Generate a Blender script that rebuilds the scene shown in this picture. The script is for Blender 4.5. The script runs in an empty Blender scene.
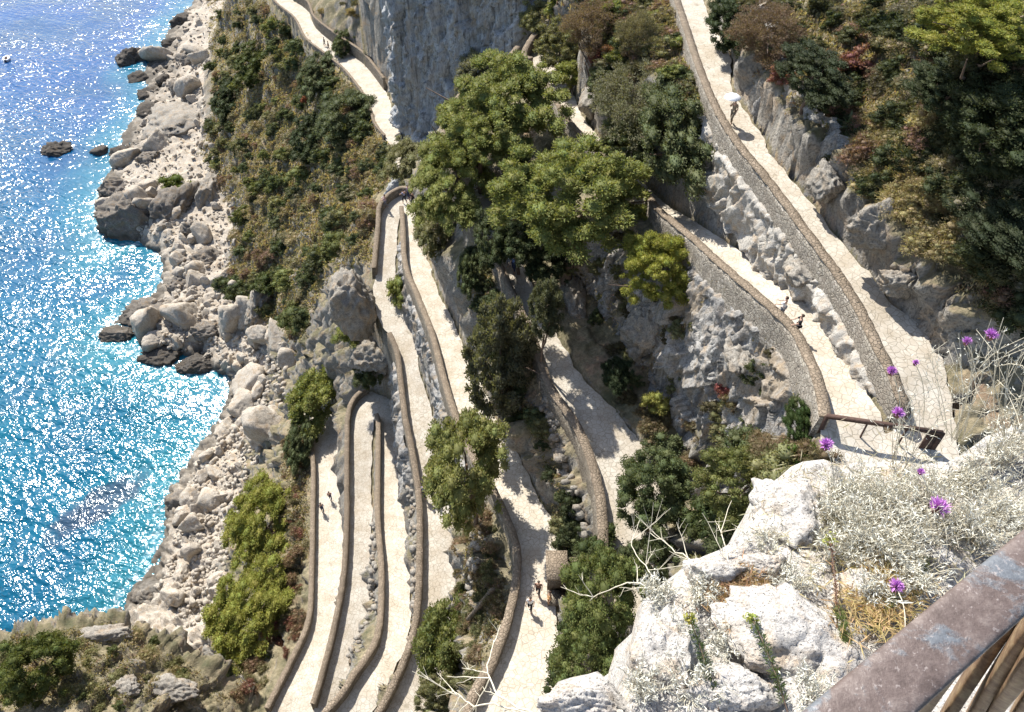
import bpy, bmesh, math, random
import numpy as np
from mathutils import Vector, Matrix
R = math.radians
HC = 125.0            # camera height above the sea
F = 745.0             # focal length in pixels of a 1024 wide picture
S2 = math.sqrt(.5)
rng = np.random.default_rng(7)
random.seed(7)

scn = bpy.context.scene
col = scn.collection

def P(u, v, D):
    """ground point seen in direction (u, v), D metres below the viewpoint"""
    k = S2 * (1 + (v - 356) / F)
    t = D / k
    return np.array([t * (u - 512) / F, t * S2 * (1 - (v - 356) / F), HC - D])
def depth_of(u, v, D): return D / (S2 * (1 + (v - 356) / F))
def V(p): return Vector((float(p[0]), float(p[1]), float(p[2])))

def smooth(pts, n=6):
    """Catmull-Rom through rows of any width"""
    a = np.array(pts, float)
    out = []
    for i in range(len(a) - 1):
        p0 = a[max(i - 1, 0)]; p1 = a[i]; p2 = a[i + 1]; p3 = a[min(i + 2, len(a) - 1)]
        for j in range(n):
            t = j / n
            out.append(.5 * ((2 * p1) + (-p0 + p2) * t + (2 * p0 - 5 * p1 + 4 * p2 - p3) * t * t + (-p0 + 3 * p1 - 3 * p2 + p3) * t ** 3))
    out.append(a[-1])
    return np.array(out)

# ------------------------------------------------------------------ objects
def tag(o, label=None, cat=None, group=None, kind=None):
    if label: o['label'] = label
    if cat: o['category'] = cat
    if group: o['group'] = group
    if kind: o['kind'] = kind
    return o
def empty(name, loc, rz=0):
    o = bpy.data.objects.new(name, None); col.objects.link(o)
    o.location = V(loc) if not isinstance(loc, Vector) else loc
    o.rotation_euler = (0, 0, rz); o.empty_display_size = .2
    return o
def link(name, me, parent=None, mat=None):
    o = bpy.data.objects.new(name, me)
    col.objects.link(o)
    if parent is not None: o.parent = parent
    if mat is not None:
        me.materials.clear(); me.materials.append(mat)
    return o
def mesh_np(name, verts, faces, mat=None, smooth_=False):
    """faces: (n,3) or (n,4) array, or a list of such arrays"""
    me = bpy.data.meshes.new(name)
    verts = np.asarray(verts, np.float32)
    fl = faces if isinstance(faces, list) else [faces]
    fl = [np.asarray(f, np.int32) for f in fl if len(f)]
    loops = np.concatenate([f.ravel() for f in fl])
    tot = np.concatenate([np.full(len(f), f.shape[1], np.int32) for f in fl])
    start = np.concatenate([[0], np.cumsum(tot)[:-1]]).astype(np.int32)
    me.vertices.add(len(verts)); me.vertices.foreach_set('co', verts.ravel())
    me.loops.add(len(loops)); me.loops.foreach_set('vertex_index', loops)
    me.polygons.add(len(tot)); me.polygons.foreach_set('loop_start', start)
    me.polygons.foreach_set('loop_total', tot)
    if smooth_: me.polygons.foreach_set('use_smooth', np.ones(len(tot), bool))
    me.update(calc_edges=True)
    if mat is not None: me.materials.append(mat)
    return me
class MB:
    """collects pieces of one mesh"""
    def __init__(s): s.v = []; s.f3 = []; s.f4 = []; s.n = 0
    def add(s, v, f):
        v = np.asarray(v, float); f = np.asarray(f, int)
        s.v.append(v); (s.f3 if f.shape[1] == 3 else s.f4).append(f + s.n); s.n += len(v)
    def box(s, c, size, rz=0, M=None):
        x, y, z = [q / 2 for q in size]
        v = np.array([[i, j, k] for i in (-x, x) for j in (-y, y) for k in (-z, z)])
        if M is not None: v = v @ np.array(M).T
        if rz:
            ca, sa = math.cos(rz), math.sin(rz); v = v @ np.array([[ca, sa, 0], [-sa, ca, 0], [0, 0, 1]])
        s.add(v + np.asarray(c, float), [[0, 1, 3, 2], [4, 6, 7, 5], [0, 4, 5, 1], [2, 3, 7, 6], [0, 2, 6, 4], [1, 5, 7, 3]])
    def tube(s, pts, rad, n=5, cap=True):
        pts = np.asarray(pts, float); m = len(pts)
        rad = np.broadcast_to(np.asarray(rad, float), (m,))
        T = np.gradient(pts, axis=0); T /= np.linalg.norm(T, axis=1)[:, None] + 1e-9
        up = np.array([0, 0, 1.]) if abs(T[0][2]) < .9 else np.array([1., 0, 0])
        A = np.cross(T, up); A /= np.linalg.norm(A, axis=1)[:, None] + 1e-9
        B = np.cross(T, A)
        an = np.arange(n) * 2 * math.pi / n
        ring = A[:, None] * np.cos(an)[None, :, None] + B[:, None] * np.sin(an)[None, :, None]
        v = (pts[:, None] + ring * rad[:, None, None]).reshape(-1, 3)
        i = np.arange(m - 1)[:, None] * n; j = np.arange(n)[None]; j2 = (j + 1) % n
        s.add(v, np.stack([i + j, i + j2, i + n + j2, i + n + j], -1).reshape(-1, 4))
        if cap and n > 2:
            for e, o in ((0, 0), (m - 1, 1)):
                k = np.arange(1, n - 1); f = np.stack([np.zeros_like(k), k, k + 1], -1)
                if o: f = f[:, ::-1]
                s.add(v[e * n:(e + 1) * n], f)
    def mesh(s, name, mat=None, sm=False):
        fl = []
        if s.f3: fl.append(np.concatenate(s.f3))
        if s.f4: fl.append(np.concatenate(s.f4))
        return mesh_np(name, np.concatenate(s.v), fl, mat, sm)
    def build(s, name, mat, parent=None, sm=False):
        return link(name, s.mesh(name, mat, sm), parent)

# ------------------------------------------------------------------ noise
_h = np.random.default_rng(3)
PERM = _h.permutation(4096); GR = _h.normal(size=(4096, 3)); GR /= np.linalg.norm(GR, axis=1)[:, None]
def _hash(i, j, k): return PERM[(PERM[(PERM[i & 4095] + j) & 4095] + k) & 4095]
def perlin(p):
    p = np.asarray(p, float); i = np.floor(p).astype(np.int64); f = p - i
    w = f * f * f * (f * (f * 6 - 15) + 10)
    r = 0
    for a in (0, 1):
        for b in (0, 1):
            for c in (0, 1):
                g = GR[_hash(i[..., 0] + a, i[..., 1] + b, i[..., 2] + c)]
                d = g[..., 0] * (f[..., 0] - a) + g[..., 1] * (f[..., 1] - b) + g[..., 2] * (f[..., 2] - c)
                r = r + d * (w[..., 0] if a else 1 - w[..., 0]) * (w[..., 1] if b else 1 - w[..., 1]) * (w[..., 2] if c else 1 - w[..., 2])
    return r * 1.6
def fbm(p, o=4, ridged=False):
    r = 0; a = 1; s = 0
    for q in range(o):
        n = perlin(p * 2 ** q + 17.3 * q)
        r = r + a * ((1 - 2 * np.abs(n)) if ridged else n); s += a; a *= .5
    return r / s
def facet(x, y, seed=0):
    """every cell a tilted plane: blocky broken rock"""
    i = np.floor(x).astype(np.int64); j = np.floor(y).astype(np.int64)
    d1 = np.full(x.shape, 9.); out = np.zeros(x.shape)
    for a in (-1, 0, 1):
        for b in (-1, 0, 1):
            h = _hash(i + a, j + b, np.full_like(i, seed))
            px = i + a + (h % 64) / 64. - x; py = j + b + (h // 64) / 64. - y
            d = np.hypot(px, py); g = GR[h]; val = (g[..., 0] * px + g[..., 1] * py) * 1.1 + g[..., 2] * .45
            m = d < d1; d1 = np.where(m, d, d1); out = np.where(m, val, out)
    return out
def worley(x, y, seed=0):
    """distance to nearest and second nearest cell point, 2d"""
    i = np.floor(x).astype(np.int64); j = np.floor(y).astype(np.int64)
    d1 = np.full(x.shape, 9.); d2 = np.full(x.shape, 9.)
    for a in (-1, 0, 1):
        for b in (-1, 0, 1):
            h = _hash(i + a, j + b, np.full_like(i, seed))
            px = i + a + (h % 64) / 64.; py = j + b + (h // 64) / 64.
            d = np.hypot(px - x, py - y)
            m = d < d1
            d2 = np.where(m, d1, np.minimum(d2, d)); d1 = np.where(m, d, d1)
    return d1, d2

# ------------------------------------------------------------------ lanes: (outer u,v, inner u,v, D)
lane_AB = [  # upper right lane from far to near, hairpin, second lane away
 (690,-40,664,-40,30.7),(701,0,675,0,31),(711,27,684,27,31),(728,57,695,62,31),(731,91,708,98,31.1),(761,137,724,132,31.3),(768,154,744,162,31.4),(802,194,770,194,31.6),
 (839,243,807,245,31.9),(869,276,834,282,32.1),(889,304,858,320,32.4),(914,325,878,362,32.7),(937,353,890,384,32.9),(943,384,897,402,33.2),(952,430,904,420,33.6),
 (955,465,900,430,34.0),(920,490,892,436,34.3),(860,480,884,436,34.6),(832,452,880,428,34.9),
 (825,430,876,412,35.1),(822,409,864,392,35.3),(815,385,856,376,35.5),(802,355,835,344,35.9),(788,334,819,320,36.1),(767,314,790,295,36.4),(728,280,768,272,37.0),
 (696,250,714,236,37.8),(660,219,687,218,38.3),(647,202,660,200,38.6),(600,160,617,155,39.4),(566,122,584,120,40),(540,75,560,66,40.6),(532,58,553,50,40.8)]
lane_C = [   # left edge, right edge
 (520,54,527,48,41),(505,70,520,66,41.2),(470,96,490,100,41.5),(452,120,470,128,41.8),(448,150,470,150,42),(462,190,482,184,42.3),(478,230,498,222,42.6),(500,268,518,260,42.9),(522,315,540,303,43.2),(538,350,557,338,43.4),
 (553,393,580,378,43.7),(578,430,612,412,44),(595,470,637,445,44.4),(604,510,662,496,44.8),(606,560,668,550,45.3),(600,620,666,620,45.8),(590,690,656,690,46.4)]
lane_DE = [  # near to far: outer = right edge, inner = left; hairpin; then E
 (548,790,462,790,46),(546,712,474,712,47),(554,654,496,669,47.7),(554,610,515,612,48.3),(554,539,520,555,49.2),(531,490,497,497,50),(516,458,480,470,50.5),(500,430,462,430,51),(478,385,448,388,52),
 (462,348,436,342,52.8),(451,320,426,315,53.4),(440,300,418,295,53.8),(434,285,411,280,54.1),(427,262,407,262,54.6),(420,242,406,242,55.1),(416,222,405,224,55.6),
 (415,205,404,212,56),(410,196,403,210,56.1),(400,196,402,210,56.2),(389,203,401,211,56.4),(382,214,400,214,56.6),
 (381,230,396,231,57),(379,252,395,250,57.4),(377,275,394,270,57.9),(375,298,400,295,58.4),(382,320,407,320,58.9),(392,338,414,342,59.3),(400,357,418,370,59.8),(404,388,427,400,60.6),(408,420,434,430,61.2),(414,449,441,462,61.8),
 (421,490,450,500,62.6),(423,520,452,533,63.0),(423,560,455,565,63.6),(422,597,456,600,64.0),(415,645,450,650,64.5),(389,706,428,708,65.3),(340,790,392,790,66)]
lane_FG = [  # F near to far, hairpin, G far to near
 (304,790,258,790,67.5),(370,712,335,712,66.9),(381,692,357,681,66.8),(404,645,381,641,67.6),(409,590,385,580,69),(405,522,381,522,70.5),(403,478,381,470,71.7),(399,445,381,428,72.7),
 (398,419,379,418,73.2),(390,402,377,415,73.4),(369,393,375,415,73.5),(357,403,374,418,73.6),(351,420,372,424,73.7),
 (350,459,370,455,74.5),(350,498,370,490,75.5),(350,522,370,522,76),(347,580,369,590,77.3),(337,634,364,640,78.5),(325,681,352,690,79.6),(317,708,345,712,80.2),(290,790,330,790,81.5)]
lane_H = [   # left edge, right edge
 (235,790,286,790,82),(271,712,312,706,81.5),(293,668,322,661,82),(312,624,334,620,82.6),(315,573,341,570,83.2),(316,518,341,518,84),(316,465,338,462,84.8),(311,432,338,425,85.3),(304,405,328,396,86)]
lane_far = [
 (230,-60,255,-60,80),(262,-20,278,-20,77),(276,3,291,0,75.6),(296,20,307,10,75),(307,40,314,26,74.2),(327,56,338,46,73.4),(347,73,362,63,72.5),(367,100,384,91,71.2),(376,125,394,118,70.2),
 (386,138,400,134,69.8),(394,150,403,150,69.4),(399,172,407,168,68.6),(402,192,411,190,68),(404,215,414,212,67.4)]
AB_K = lambda i: float(np.interp(i, [0, 15, 17, 19, 24, 26, 28, 31], [.87, .87, .855, .835, .835, .87, .93, 1.]))
lane_AB = [tuple(r[:4]) + (r[4] * AB_K(i),) for i, r in enumerate(lane_AB)]
LANES = {}
for nm, ln in (('AB', lane_AB), ('C', lane_C), ('DE', lane_DE), ('FG', lane_FG), ('H', lane_H), ('far', lane_far)):
    s = smooth(ln, 8)
    a = np.array([P(q[0], q[1], q[4]) for q in s]); b = np.array([P(q[2], q[3], q[4]) for q in s])
    LANES[nm] = (a, b)

# ------------------------------------------------------------------ terrain on a grid that widens with distance
CY = 10.0
A0, A1, NA = -1.75, 1.35, 760
B0, B1, NB = math.log(15.5), math.log(640), 880
def ab(x, y):
    yy = np.maximum(y + CY, 1.)
    return (x / yy - A0) / (A1 - A0) * (NA - 1), (np.log(yy) - B0) / (B1 - B0) * (NB - 1)
ga = A0 + (A1 - A0) * np.arange(NA) / (NA - 1); gb = B0 + (B1 - B0) * np.arange(NB) / (NB - 1)
GY = np.exp(gb)[:, None] - CY + 0 * ga[None]; GX = ga[None] * (GY + CY)
con = np.zeros((NB, NA)); cw = np.zeros((NB, NA)); hard = np.zeros((NB, NA), bool)
def splat(x, y, z, strength=1, hd=False):
    x = np.atleast_1d(x); y = np.atleast_1d(y); z = np.atleast_1d(z)
    i, j = ab(x, y); i = np.round(i).astype(int); j = np.round(j).astype(int)
    m = (i >= 0) & (i < NA) & (j >= 0) & (j < NB); i, j, z = i[m], j[m], z[m]
    if hd:
        new = ~hard[j, i]
        con[j[new], i[new]] = 0; cw[j[new], i[new]] = 0; hard[j, i] = True
    else:
        k = ~hard[j, i]; i, j, z = i[k], j[k], z[k]
    np.add.at(con, (j, i), z * strength); np.add.at(cw, (j, i), strength)
def line3(pts, step=.25):
    pts = np.array(pts); out = []
    for p, q in zip(pts[:-1], pts[1:]):
        n = max(2, int(np.linalg.norm(q - p) / step)); t = np.linspace(0, 1, n)[:, None]
        out.append(p + (q - p) * t)
    return np.concatenate(out)
def ctrl(pts):          # visible control line (u, v, D)
    l = line3([P(*p) for p in pts]); splat(l[:, 0], l[:, 1], l[:, 2])
def ctrl3(pts):         # (x, y, D)
    l = line3([np.array([p[0], p[1], HC - p[2]]) for p in pts]); splat(l[:, 0], l[:, 1], l[:, 2])
def behind(pts, steps):   # hidden drop behind a visible rim
    for (ds, dd) in steps:
        q = []
        for p in pts:
            w = P(*p); d = w[:2] / np.linalg.norm(w[:2]); q.append((w[0] + d[0] * ds, w[1] + d[1] * ds, p[2] + dd))
        ctrl3(q)

# coastline
coast = [(225,-60),(205,-15),(192,5),(172,22),(165,42),(150,60),(140,72),(146,90),(140,108),(128,128),(118,140),(128,152),(115,165),(100,190),(95,212),(98,240),(104,256),(125,248),(148,238),(160,250),(166,268),(158,292),(138,312),(112,322),(103,334),(112,346),
 (140,354),(160,366),(185,374),(205,372),(216,366),(228,374),(233,388),(226,410),(212,432),(196,452),(184,472),(172,486),(166,500),(168,515),(160,545),(148,572),(132,592),(116,612),(104,640),(90,675),(70,712),(50,760)]
ctrl([(u, v, 125.15) for u, v in coast])
sh = np.array([(u - 16, v - 2) for u, v in coast]); ctrl([(u, v, 128) for u, v in sh[:40]])
ctrl([(150,-60,140),(120,60,140),(70,150,140),(60,300,140),(110,440,138),(90,560,138),(40,650,138)])
ctrl([(-300,-60,145),(-300,300,145),(-200,600,145),(-100,800,140)])
# beach and slope above it
ctrl([(232,-40,120),(215,20,120),(208,60,121),(190,90,121.5),(196,115,121),(205,150,120),(225,190,119),(238,225,119),(222,262,120),(236,300,119),(262,335,117.5),(275,380,117),(268,420,118),(240,470,119),(222,520,119.5),(214,580,120),(205,620,121)])
ctrl([(185,60,123.6),(170,100,123),(150,150,122),(140,190,120.5),(135,225,119.5),(170,235,121),(190,262,121),(182,300,122),(160,330,122.5),(200,350,121),(245,370,122),(250,410,121.5),(210,470,122),(190,530,122.5),(172,590,122.5)])
ctrl([(300,-60,100),(262,-20,101),(240,30,103),(245,70,101),(250,120,101),(258,170,101),(268,215,103),(262,255,108),(283,290,110),(296,330,108)])
ctrl([(285,30,86),(300,70,86),(318,110,84),(330,150,83),(335,190,82),(318,235,86),(300,265,93)])
ctrl([(268,10,79),(300,50,78),(335,90,76),(356,130,74),(372,165,71)])
ctrl([(366,205,60),(364,235,61),(360,260,61.5)])
ctrl([(350,195,68),(338,225,74),(322,252,84)])
# right of far road: foot of the grey cliff
ctrl([(296,-10,74.5),(318,18,73),(345,40,72),(372,62,71),(390,92,70),(400,118,69.3)])
ctrl([(330,-30,68),(350,0,66),(372,30,66),(382,70,66)])
ctrl3([(-21,160,62),(-20.5,131,69),(-14,123,66),(-5,114,62),(0,107,56)])
ctrl3([(3,106,46),(6,101,41)])
ctrl3([(-16,160,38),(-15.5,133,36),(-11,126,33),(-2.0,116.5,32),(3,113,33)])
ctrl3([(-40,170,58),(-10,150,25),(3,130,25),(12,112,30)])
ctrl3([(-30,150,64),(-24,170,58)])
ctrl3([(-60,230,60),(-20,200,15),(30,160,12),(60,130,18)])
# from D/E hairpin up to C lane
ctrl([(425,205,54),(430,235,53.5),(437,262,53),(452,295,51.5),(466,330,50.5),(485,370,49.5),(505,410,49)])
ctrl([(425,150,60),(430,170,56)])
_cl = [P(q[0], q[1], q[4]) for q in smooth(lane_C, 4) if 385 < q[1] < 600]
ctrl3([(q[0] - 1.7, q[1] - .2, HC - q[2] + 4.4) for q in _cl])
ctrl([(440,135,50),(440,160,47.5),(448,195,46.2),(462,240,45.6),(478,280,45.4),(497,325,45.4),(515,365,45.8)])
ctrl3([(-15,88,58),(-12,95,60),(-8,101,60),(-2,103,55)])
# right of C up to B
ctrl([(545,300,42.4),(566,338,43),(592,375,43.3),(622,410,43.6),(650,440,43.8)])
top_ = [(548,205,40),(600,222,37.8),(650,250,36.2),(700,290,34.6),(740,318,33.8),(790,372,33.2),(812,420,33.0)]
ctrl(top_)
ctrl3([(P(*q)[0] - .6, P(*q)[1] - 2.0, 42.6) for q in top_])
ctrl3([(P(*q)[0] - .9, P(*q)[1] - 3.6, 43.4) for q in top_[2:]])
ctrl([(560,300,43.2),(592,340,43.2)])
ctrl([(700,480,46),(640,540,46.5),(760,520,46),(860,560,45)])
# between B and A
ctrl([(600,60,30.89),(640,110,30.45),(680,160,30.62),(712,205,30.45)])
ctrl([(575,20,30.45),(600,0,29.58),(640,30,28.54),(660,70,28.71),(690,118,28.71)])
ctrl([(560,-60,28.71),(640,-60,27.84)])
# right of A
ctrl([(712,-20,26.36),(728,20,26.27),(746,62,26.10),(760,110,26.27),(790,160,26.54),(830,205,26.80),(866,250,27.14),(900,292,27.67)])
ctrl([(735,-10,24.36),(762,50,23.93),(790,105,23.93),(835,150,24.36),(876,200,24.79),(915,245,25.40),(960,310,26.97)])
ctrl([(800,0,23.05),(860,80,22.97),(920,160,22.79),(980,230,23.49),(1024,290,24.88)])
ctrl([(870,0,21.32),(940,70,20.53),(985,140,20.36),(1040,210,21.32)])
ctrl([(930,-20,19.14),(1000,20,16.96),(1060,80,16.53)])
ctrl([(965,385,28.19),(985,430,29.23),(990,490,30.45)])
ctrl([(1024,350,27.41),(1060,420,28.71),(1060,500,31.32)])
# rim promontory bottom left and slope left of H
rim = [(-60,648,73),(0,636,74),(60,622,75),(120,618,76),(165,640,77.5),(200,668,79),(240,695,81)]
ctrl(rim); behind(rim, ((2, 7), (8, 28), (20, 42)))
ctrl([(-60,760,66),(60,740,68),(140,740,71),(200,740,76)])
ctrl([(60,680,71.5),(120,680,73.5),(165,700,76)])
ctrl([(302,460,86),(302,520,85.8),(300,580,85.4),(286,640,84.6),(258,680,84)])
ctrl([(285,440,94),(272,500,96),(262,560,97),(244,620,99),(232,660,101)])
ctrl([(262,420,113),(245,480,116),(228,560,117),(214,620,118.5)])
ctrl([(290,390,103),(285,350,107)])
# near the foot of the viewpoint rock
ctrl([(480,790,45.6),(560,790,46),(640,760,47)])
ctrl3([(-60,8,60),(-30,6,62),(-10,6,58),(0,7,48),(10,6,44),(30,8,44)])
ctrl3([(14,17,42),(20,14,42),(30,18,36),(44,26,29)])
ctrl3([(12.5,22,42.5),(14,20,42.5),(18,19,42),(24,20,38)])
ctrl([(460,600,58),(470,560,57),(475,520,57)]); ctrl([(478,640,56),(470,700,56)])
# lanes: strip samples (a little below the paving), wider by the parapet on the open side
def strip(a, b, wa, wb, drop=.22, hd=True):
    for i in range(len(a)):
        d = b[i] - a[i]; L = np.linalg.norm(d[:2]) + 1e-6
        n = int((L + wa + wb) / .18) + 2
        t = np.linspace(-wa / L, 1 + wb / L, n)
        q = a[i] + d * t[:, None]
        splat(q[:, 0], q[:, 1], q[:, 2] - drop, hd=hd)
def dense(ab_, step=.2):
    a, b = ab_
    s = np.concatenate([[0], np.cumsum(np.maximum(np.linalg.norm(np.diff(a, axis=0), axis=1), np.linalg.norm(np.diff(b, axis=0), axis=1)))])
    q = np.arange(0, s[-1], step)
    return np.stack([np.interp(q, s, a[:, c]) for c in range(3)], 1), np.stack([np.interp(q, s, b[:, c]) for c in range(3)], 1)
roadmask = np.zeros((NB, NA))
for nm in ('far', 'H', 'FG', 'DE', 'C', 'AB'):
    a, b = dense(LANES[nm]); strip(a, b, .35, .35)
roadmask[hard] = 1
# solve the membrane
def solve():
    con_ = con.copy(); w_ = cw.copy()
    levels = [(con_, w_)]
    while min(levels[-1][0].shape) > 12:
        c, w = levels[-1]; h, l = c.shape; h2, l2 = (h + 1) // 2, (l + 1) // 2
        cp = np.zeros((h2 * 2, l2 * 2)); wp = np.zeros((h2 * 2, l2 * 2)); cp[:h, :l] = c; wp[:h, :l] = w
        levels.append((cp.reshape(h2, 2, l2, 2).sum((1, 3)), wp.reshape(h2, 2, l2, 2).sum((1, 3))))
    z = None
    for li, (c, w) in enumerate(reversed(levels)):
        m = w > 0; t = np.where(m, c / np.maximum(w, 1e-9), 0)
        if z is None: z = np.full(c.shape, t[m].mean())
        else: z = np.repeat(np.repeat(z, 2, 0), 2, 1)[:c.shape[0], :c.shape[1]]
        z = np.where(m, t, z)
        for it in range(260 if min(c.shape) < 300 else 90):
            p = np.pad(z, 1, mode='edge')
            z = np.where(m, t, .25 * (p[:-2, 1:-1] + p[2:, 1:-1] + p[1:-1, :-2] + p[1:-1, 2:]))
    return z
GZ = solve()
def blur(a, n):
    for _ in range(n):
        p = np.pad(a, 1, mode='edge'); a = .25 * (p[:-2, 1:-1] + p[2:, 1:-1] + p[1:-1, :-2] + p[1:-1, 2:])
    return a
zs = blur(GZ, 6); rm = np.clip(blur(roadmask, 3) * 3, 0, 1)
GZ = GZ * rm + zs * (1 - rm)
near = np.clip(blur(roadmask, 10) * 2.2, 0, 1)         # 1 on the lanes, 0 well away
# relief: pushed along the surface normal
def normals(X, Y, Z):
    tx = np.stack([np.gradient(q, axis=1) for q in (X, Y, Z)], -1); ty = np.stack([np.gradient(q, axis=0) for q in (X, Y, Z)], -1)
    n = np.cross(tx, ty); n /= np.linalg.norm(n, axis=-1)[..., None] + 1e-9
    return n
N0 = normals(GX, GY, GZ)
steep = np.clip((.88 - N0[..., 2]) / .35, 0, 1)
pt = np.stack([GX, GY, GZ], -1)
alt = np.clip((GZ - 4.) / 8., 0, 1)                   # 0 on the beach
warp = np.stack([fbm(pt / 9 + 5, 2), fbm(pt / 9 + 50, 2), fbm(pt / 9 + 90, 2)], -1)
q1 = pt * np.array([1, 1, .55]) + warp * 2.2
fac = facet((GX + warp[..., 0] * 2) / 3.4, (GY + GZ * .8 + warp[..., 1] * 2) / 3.4, 21) * 1.5 + facet((GX + warp[..., 1] * 1.5) / 1.3, (GY + GZ * .8 + warp[..., 2] * 1.5) / 1.3, 22) * .62 + facet(GX / .5, (GY + GZ * .7) / .5, 23) * .2
big = .6 * fbm(q1 / 9.0, 5, True) * 1.5 + fbm(q1 / 3.2 + 7, 4, True) * .55 + fbm(pt / .9 + 3, 3) * .3
# blocky fracture
d1, d2 = worley((GX + warp[..., 0] * 3) / 2.6, (GY + GZ * .7 + warp[..., 1] * 3) / 2.6, 5)
d3, d4 = worley((GX + warp[..., 1]) / 1.1, (GY + GZ * .6) / 1.1, 9)
fr = np.clip((d2 - d1) * 3, 0, 1) * .7 + np.clip((d4 - d3) * 3, 0, 1) * .28
cl = np.array([1, 1, .18])
cliff = np.clip((GY - 100) / 6, 0, 1) * np.clip((GX + 27) / 3, 0, 1) * np.clip((GZ - 54) / 3, 0, 1)
qc = pt * cl + warp * 1.0
cliffn = fbm(qc / 5, 5, True) * 1.6 + fbm(qc / 1.6, 4) * .6
amp = (.35 + .75 * steep)
disp = (big * amp + fac * amp * .85 + fr * amp * .7 - .4) * alt + (1 - alt) * (fr * 1.0 + fac * .55 + fbm(pt / 2.2, 4) * .9 - .1)
disp = disp * (1 - cliff) + cliffn * cliff
under = np.clip((GZ + .6) / .8, .15, 1)
disp = disp * (1 - near) * under - near * .02
gz_hi = N0 * disp[..., None]
TX, TY, TZ = GX + gz_hi[..., 0], GY + gz_hi[..., 1], GZ + gz_hi[..., 2]
# keep every lane clear of rock
over = rm > .5
TZ = np.where(over, np.minimum(TZ, GZ), TZ)
ZL = np.full(TZ.shape, -1e9); _i, _j = ab(TX, TY)
_i = np.clip(np.round(_i).astype(int), 0, NA - 1); _j = np.clip(np.round(_j).astype(int), 0, NB - 1); np.maximum.at(ZL, (_j, _i), TZ)
for _ in range(3):
    _p = np.pad(ZL, 1, constant_values=-1e9); _m = np.maximum(np.maximum(_p[:-2, 1:-1], _p[2:, 1:-1]), np.maximum(_p[1:-1, :-2], _p[1:-1, 2:])); ZL = np.where(ZL < -1e8, _m, ZL)
ZL = np.where(ZL < -1e8, TZ, ZL)
def hz(x, y):
    i, j = ab(np.asarray(x, float), np.asarray(y, float)); i = np.clip(i, 0, NA - 1.01); j = np.clip(j, 0, NB - 1.01)
    a = i.astype(int); b = j.astype(int); fa = i - a; fb = j - b
    return (ZL[b, a] * (1 - fa) * (1 - fb) + ZL[b, a + 1] * fa * (1 - fb) + ZL[b + 1, a] * (1 - fa) * fb + ZL[b + 1, a + 1] * fa * fb)
def rmask(x, y):
    i, j = ab(np.asarray(x, float), np.asarray(y, float)); i = np.clip(i, 0, NA - 1).astype(int); j = np.clip(j, 0, NB - 1).astype(int)
    return near[j, i]
def hit(u, v):
    """where the sight line of the photograph meets the land: (n,3)"""
    u = np.atleast_1d(np.asarray(u, float)); v = np.atleast_1d(np.asarray(v, float))
    ts = np.exp(np.linspace(math.log(24), math.log(500), 620))
    dx = (u - 512) / F; dy = S2 * (1 - (v - 356) / F); dz = -S2 * (1 + (v - 356) / F)
    res = np.zeros((len(u), 3)); done = np.zeros(len(u), bool)
    for t in ts:
        x, y, z = dx * t, dy * t, HC + dz * t
        g = hz(x, y); h = (~done) & (z <= np.maximum(g, -.2)) & (y > 6)
        res[h] = np.stack([x, y, np.maximum(g, 0)], 1)[h]; done |= h
        if done.all(): break
    res[~done] = np.nan
    return res
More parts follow.
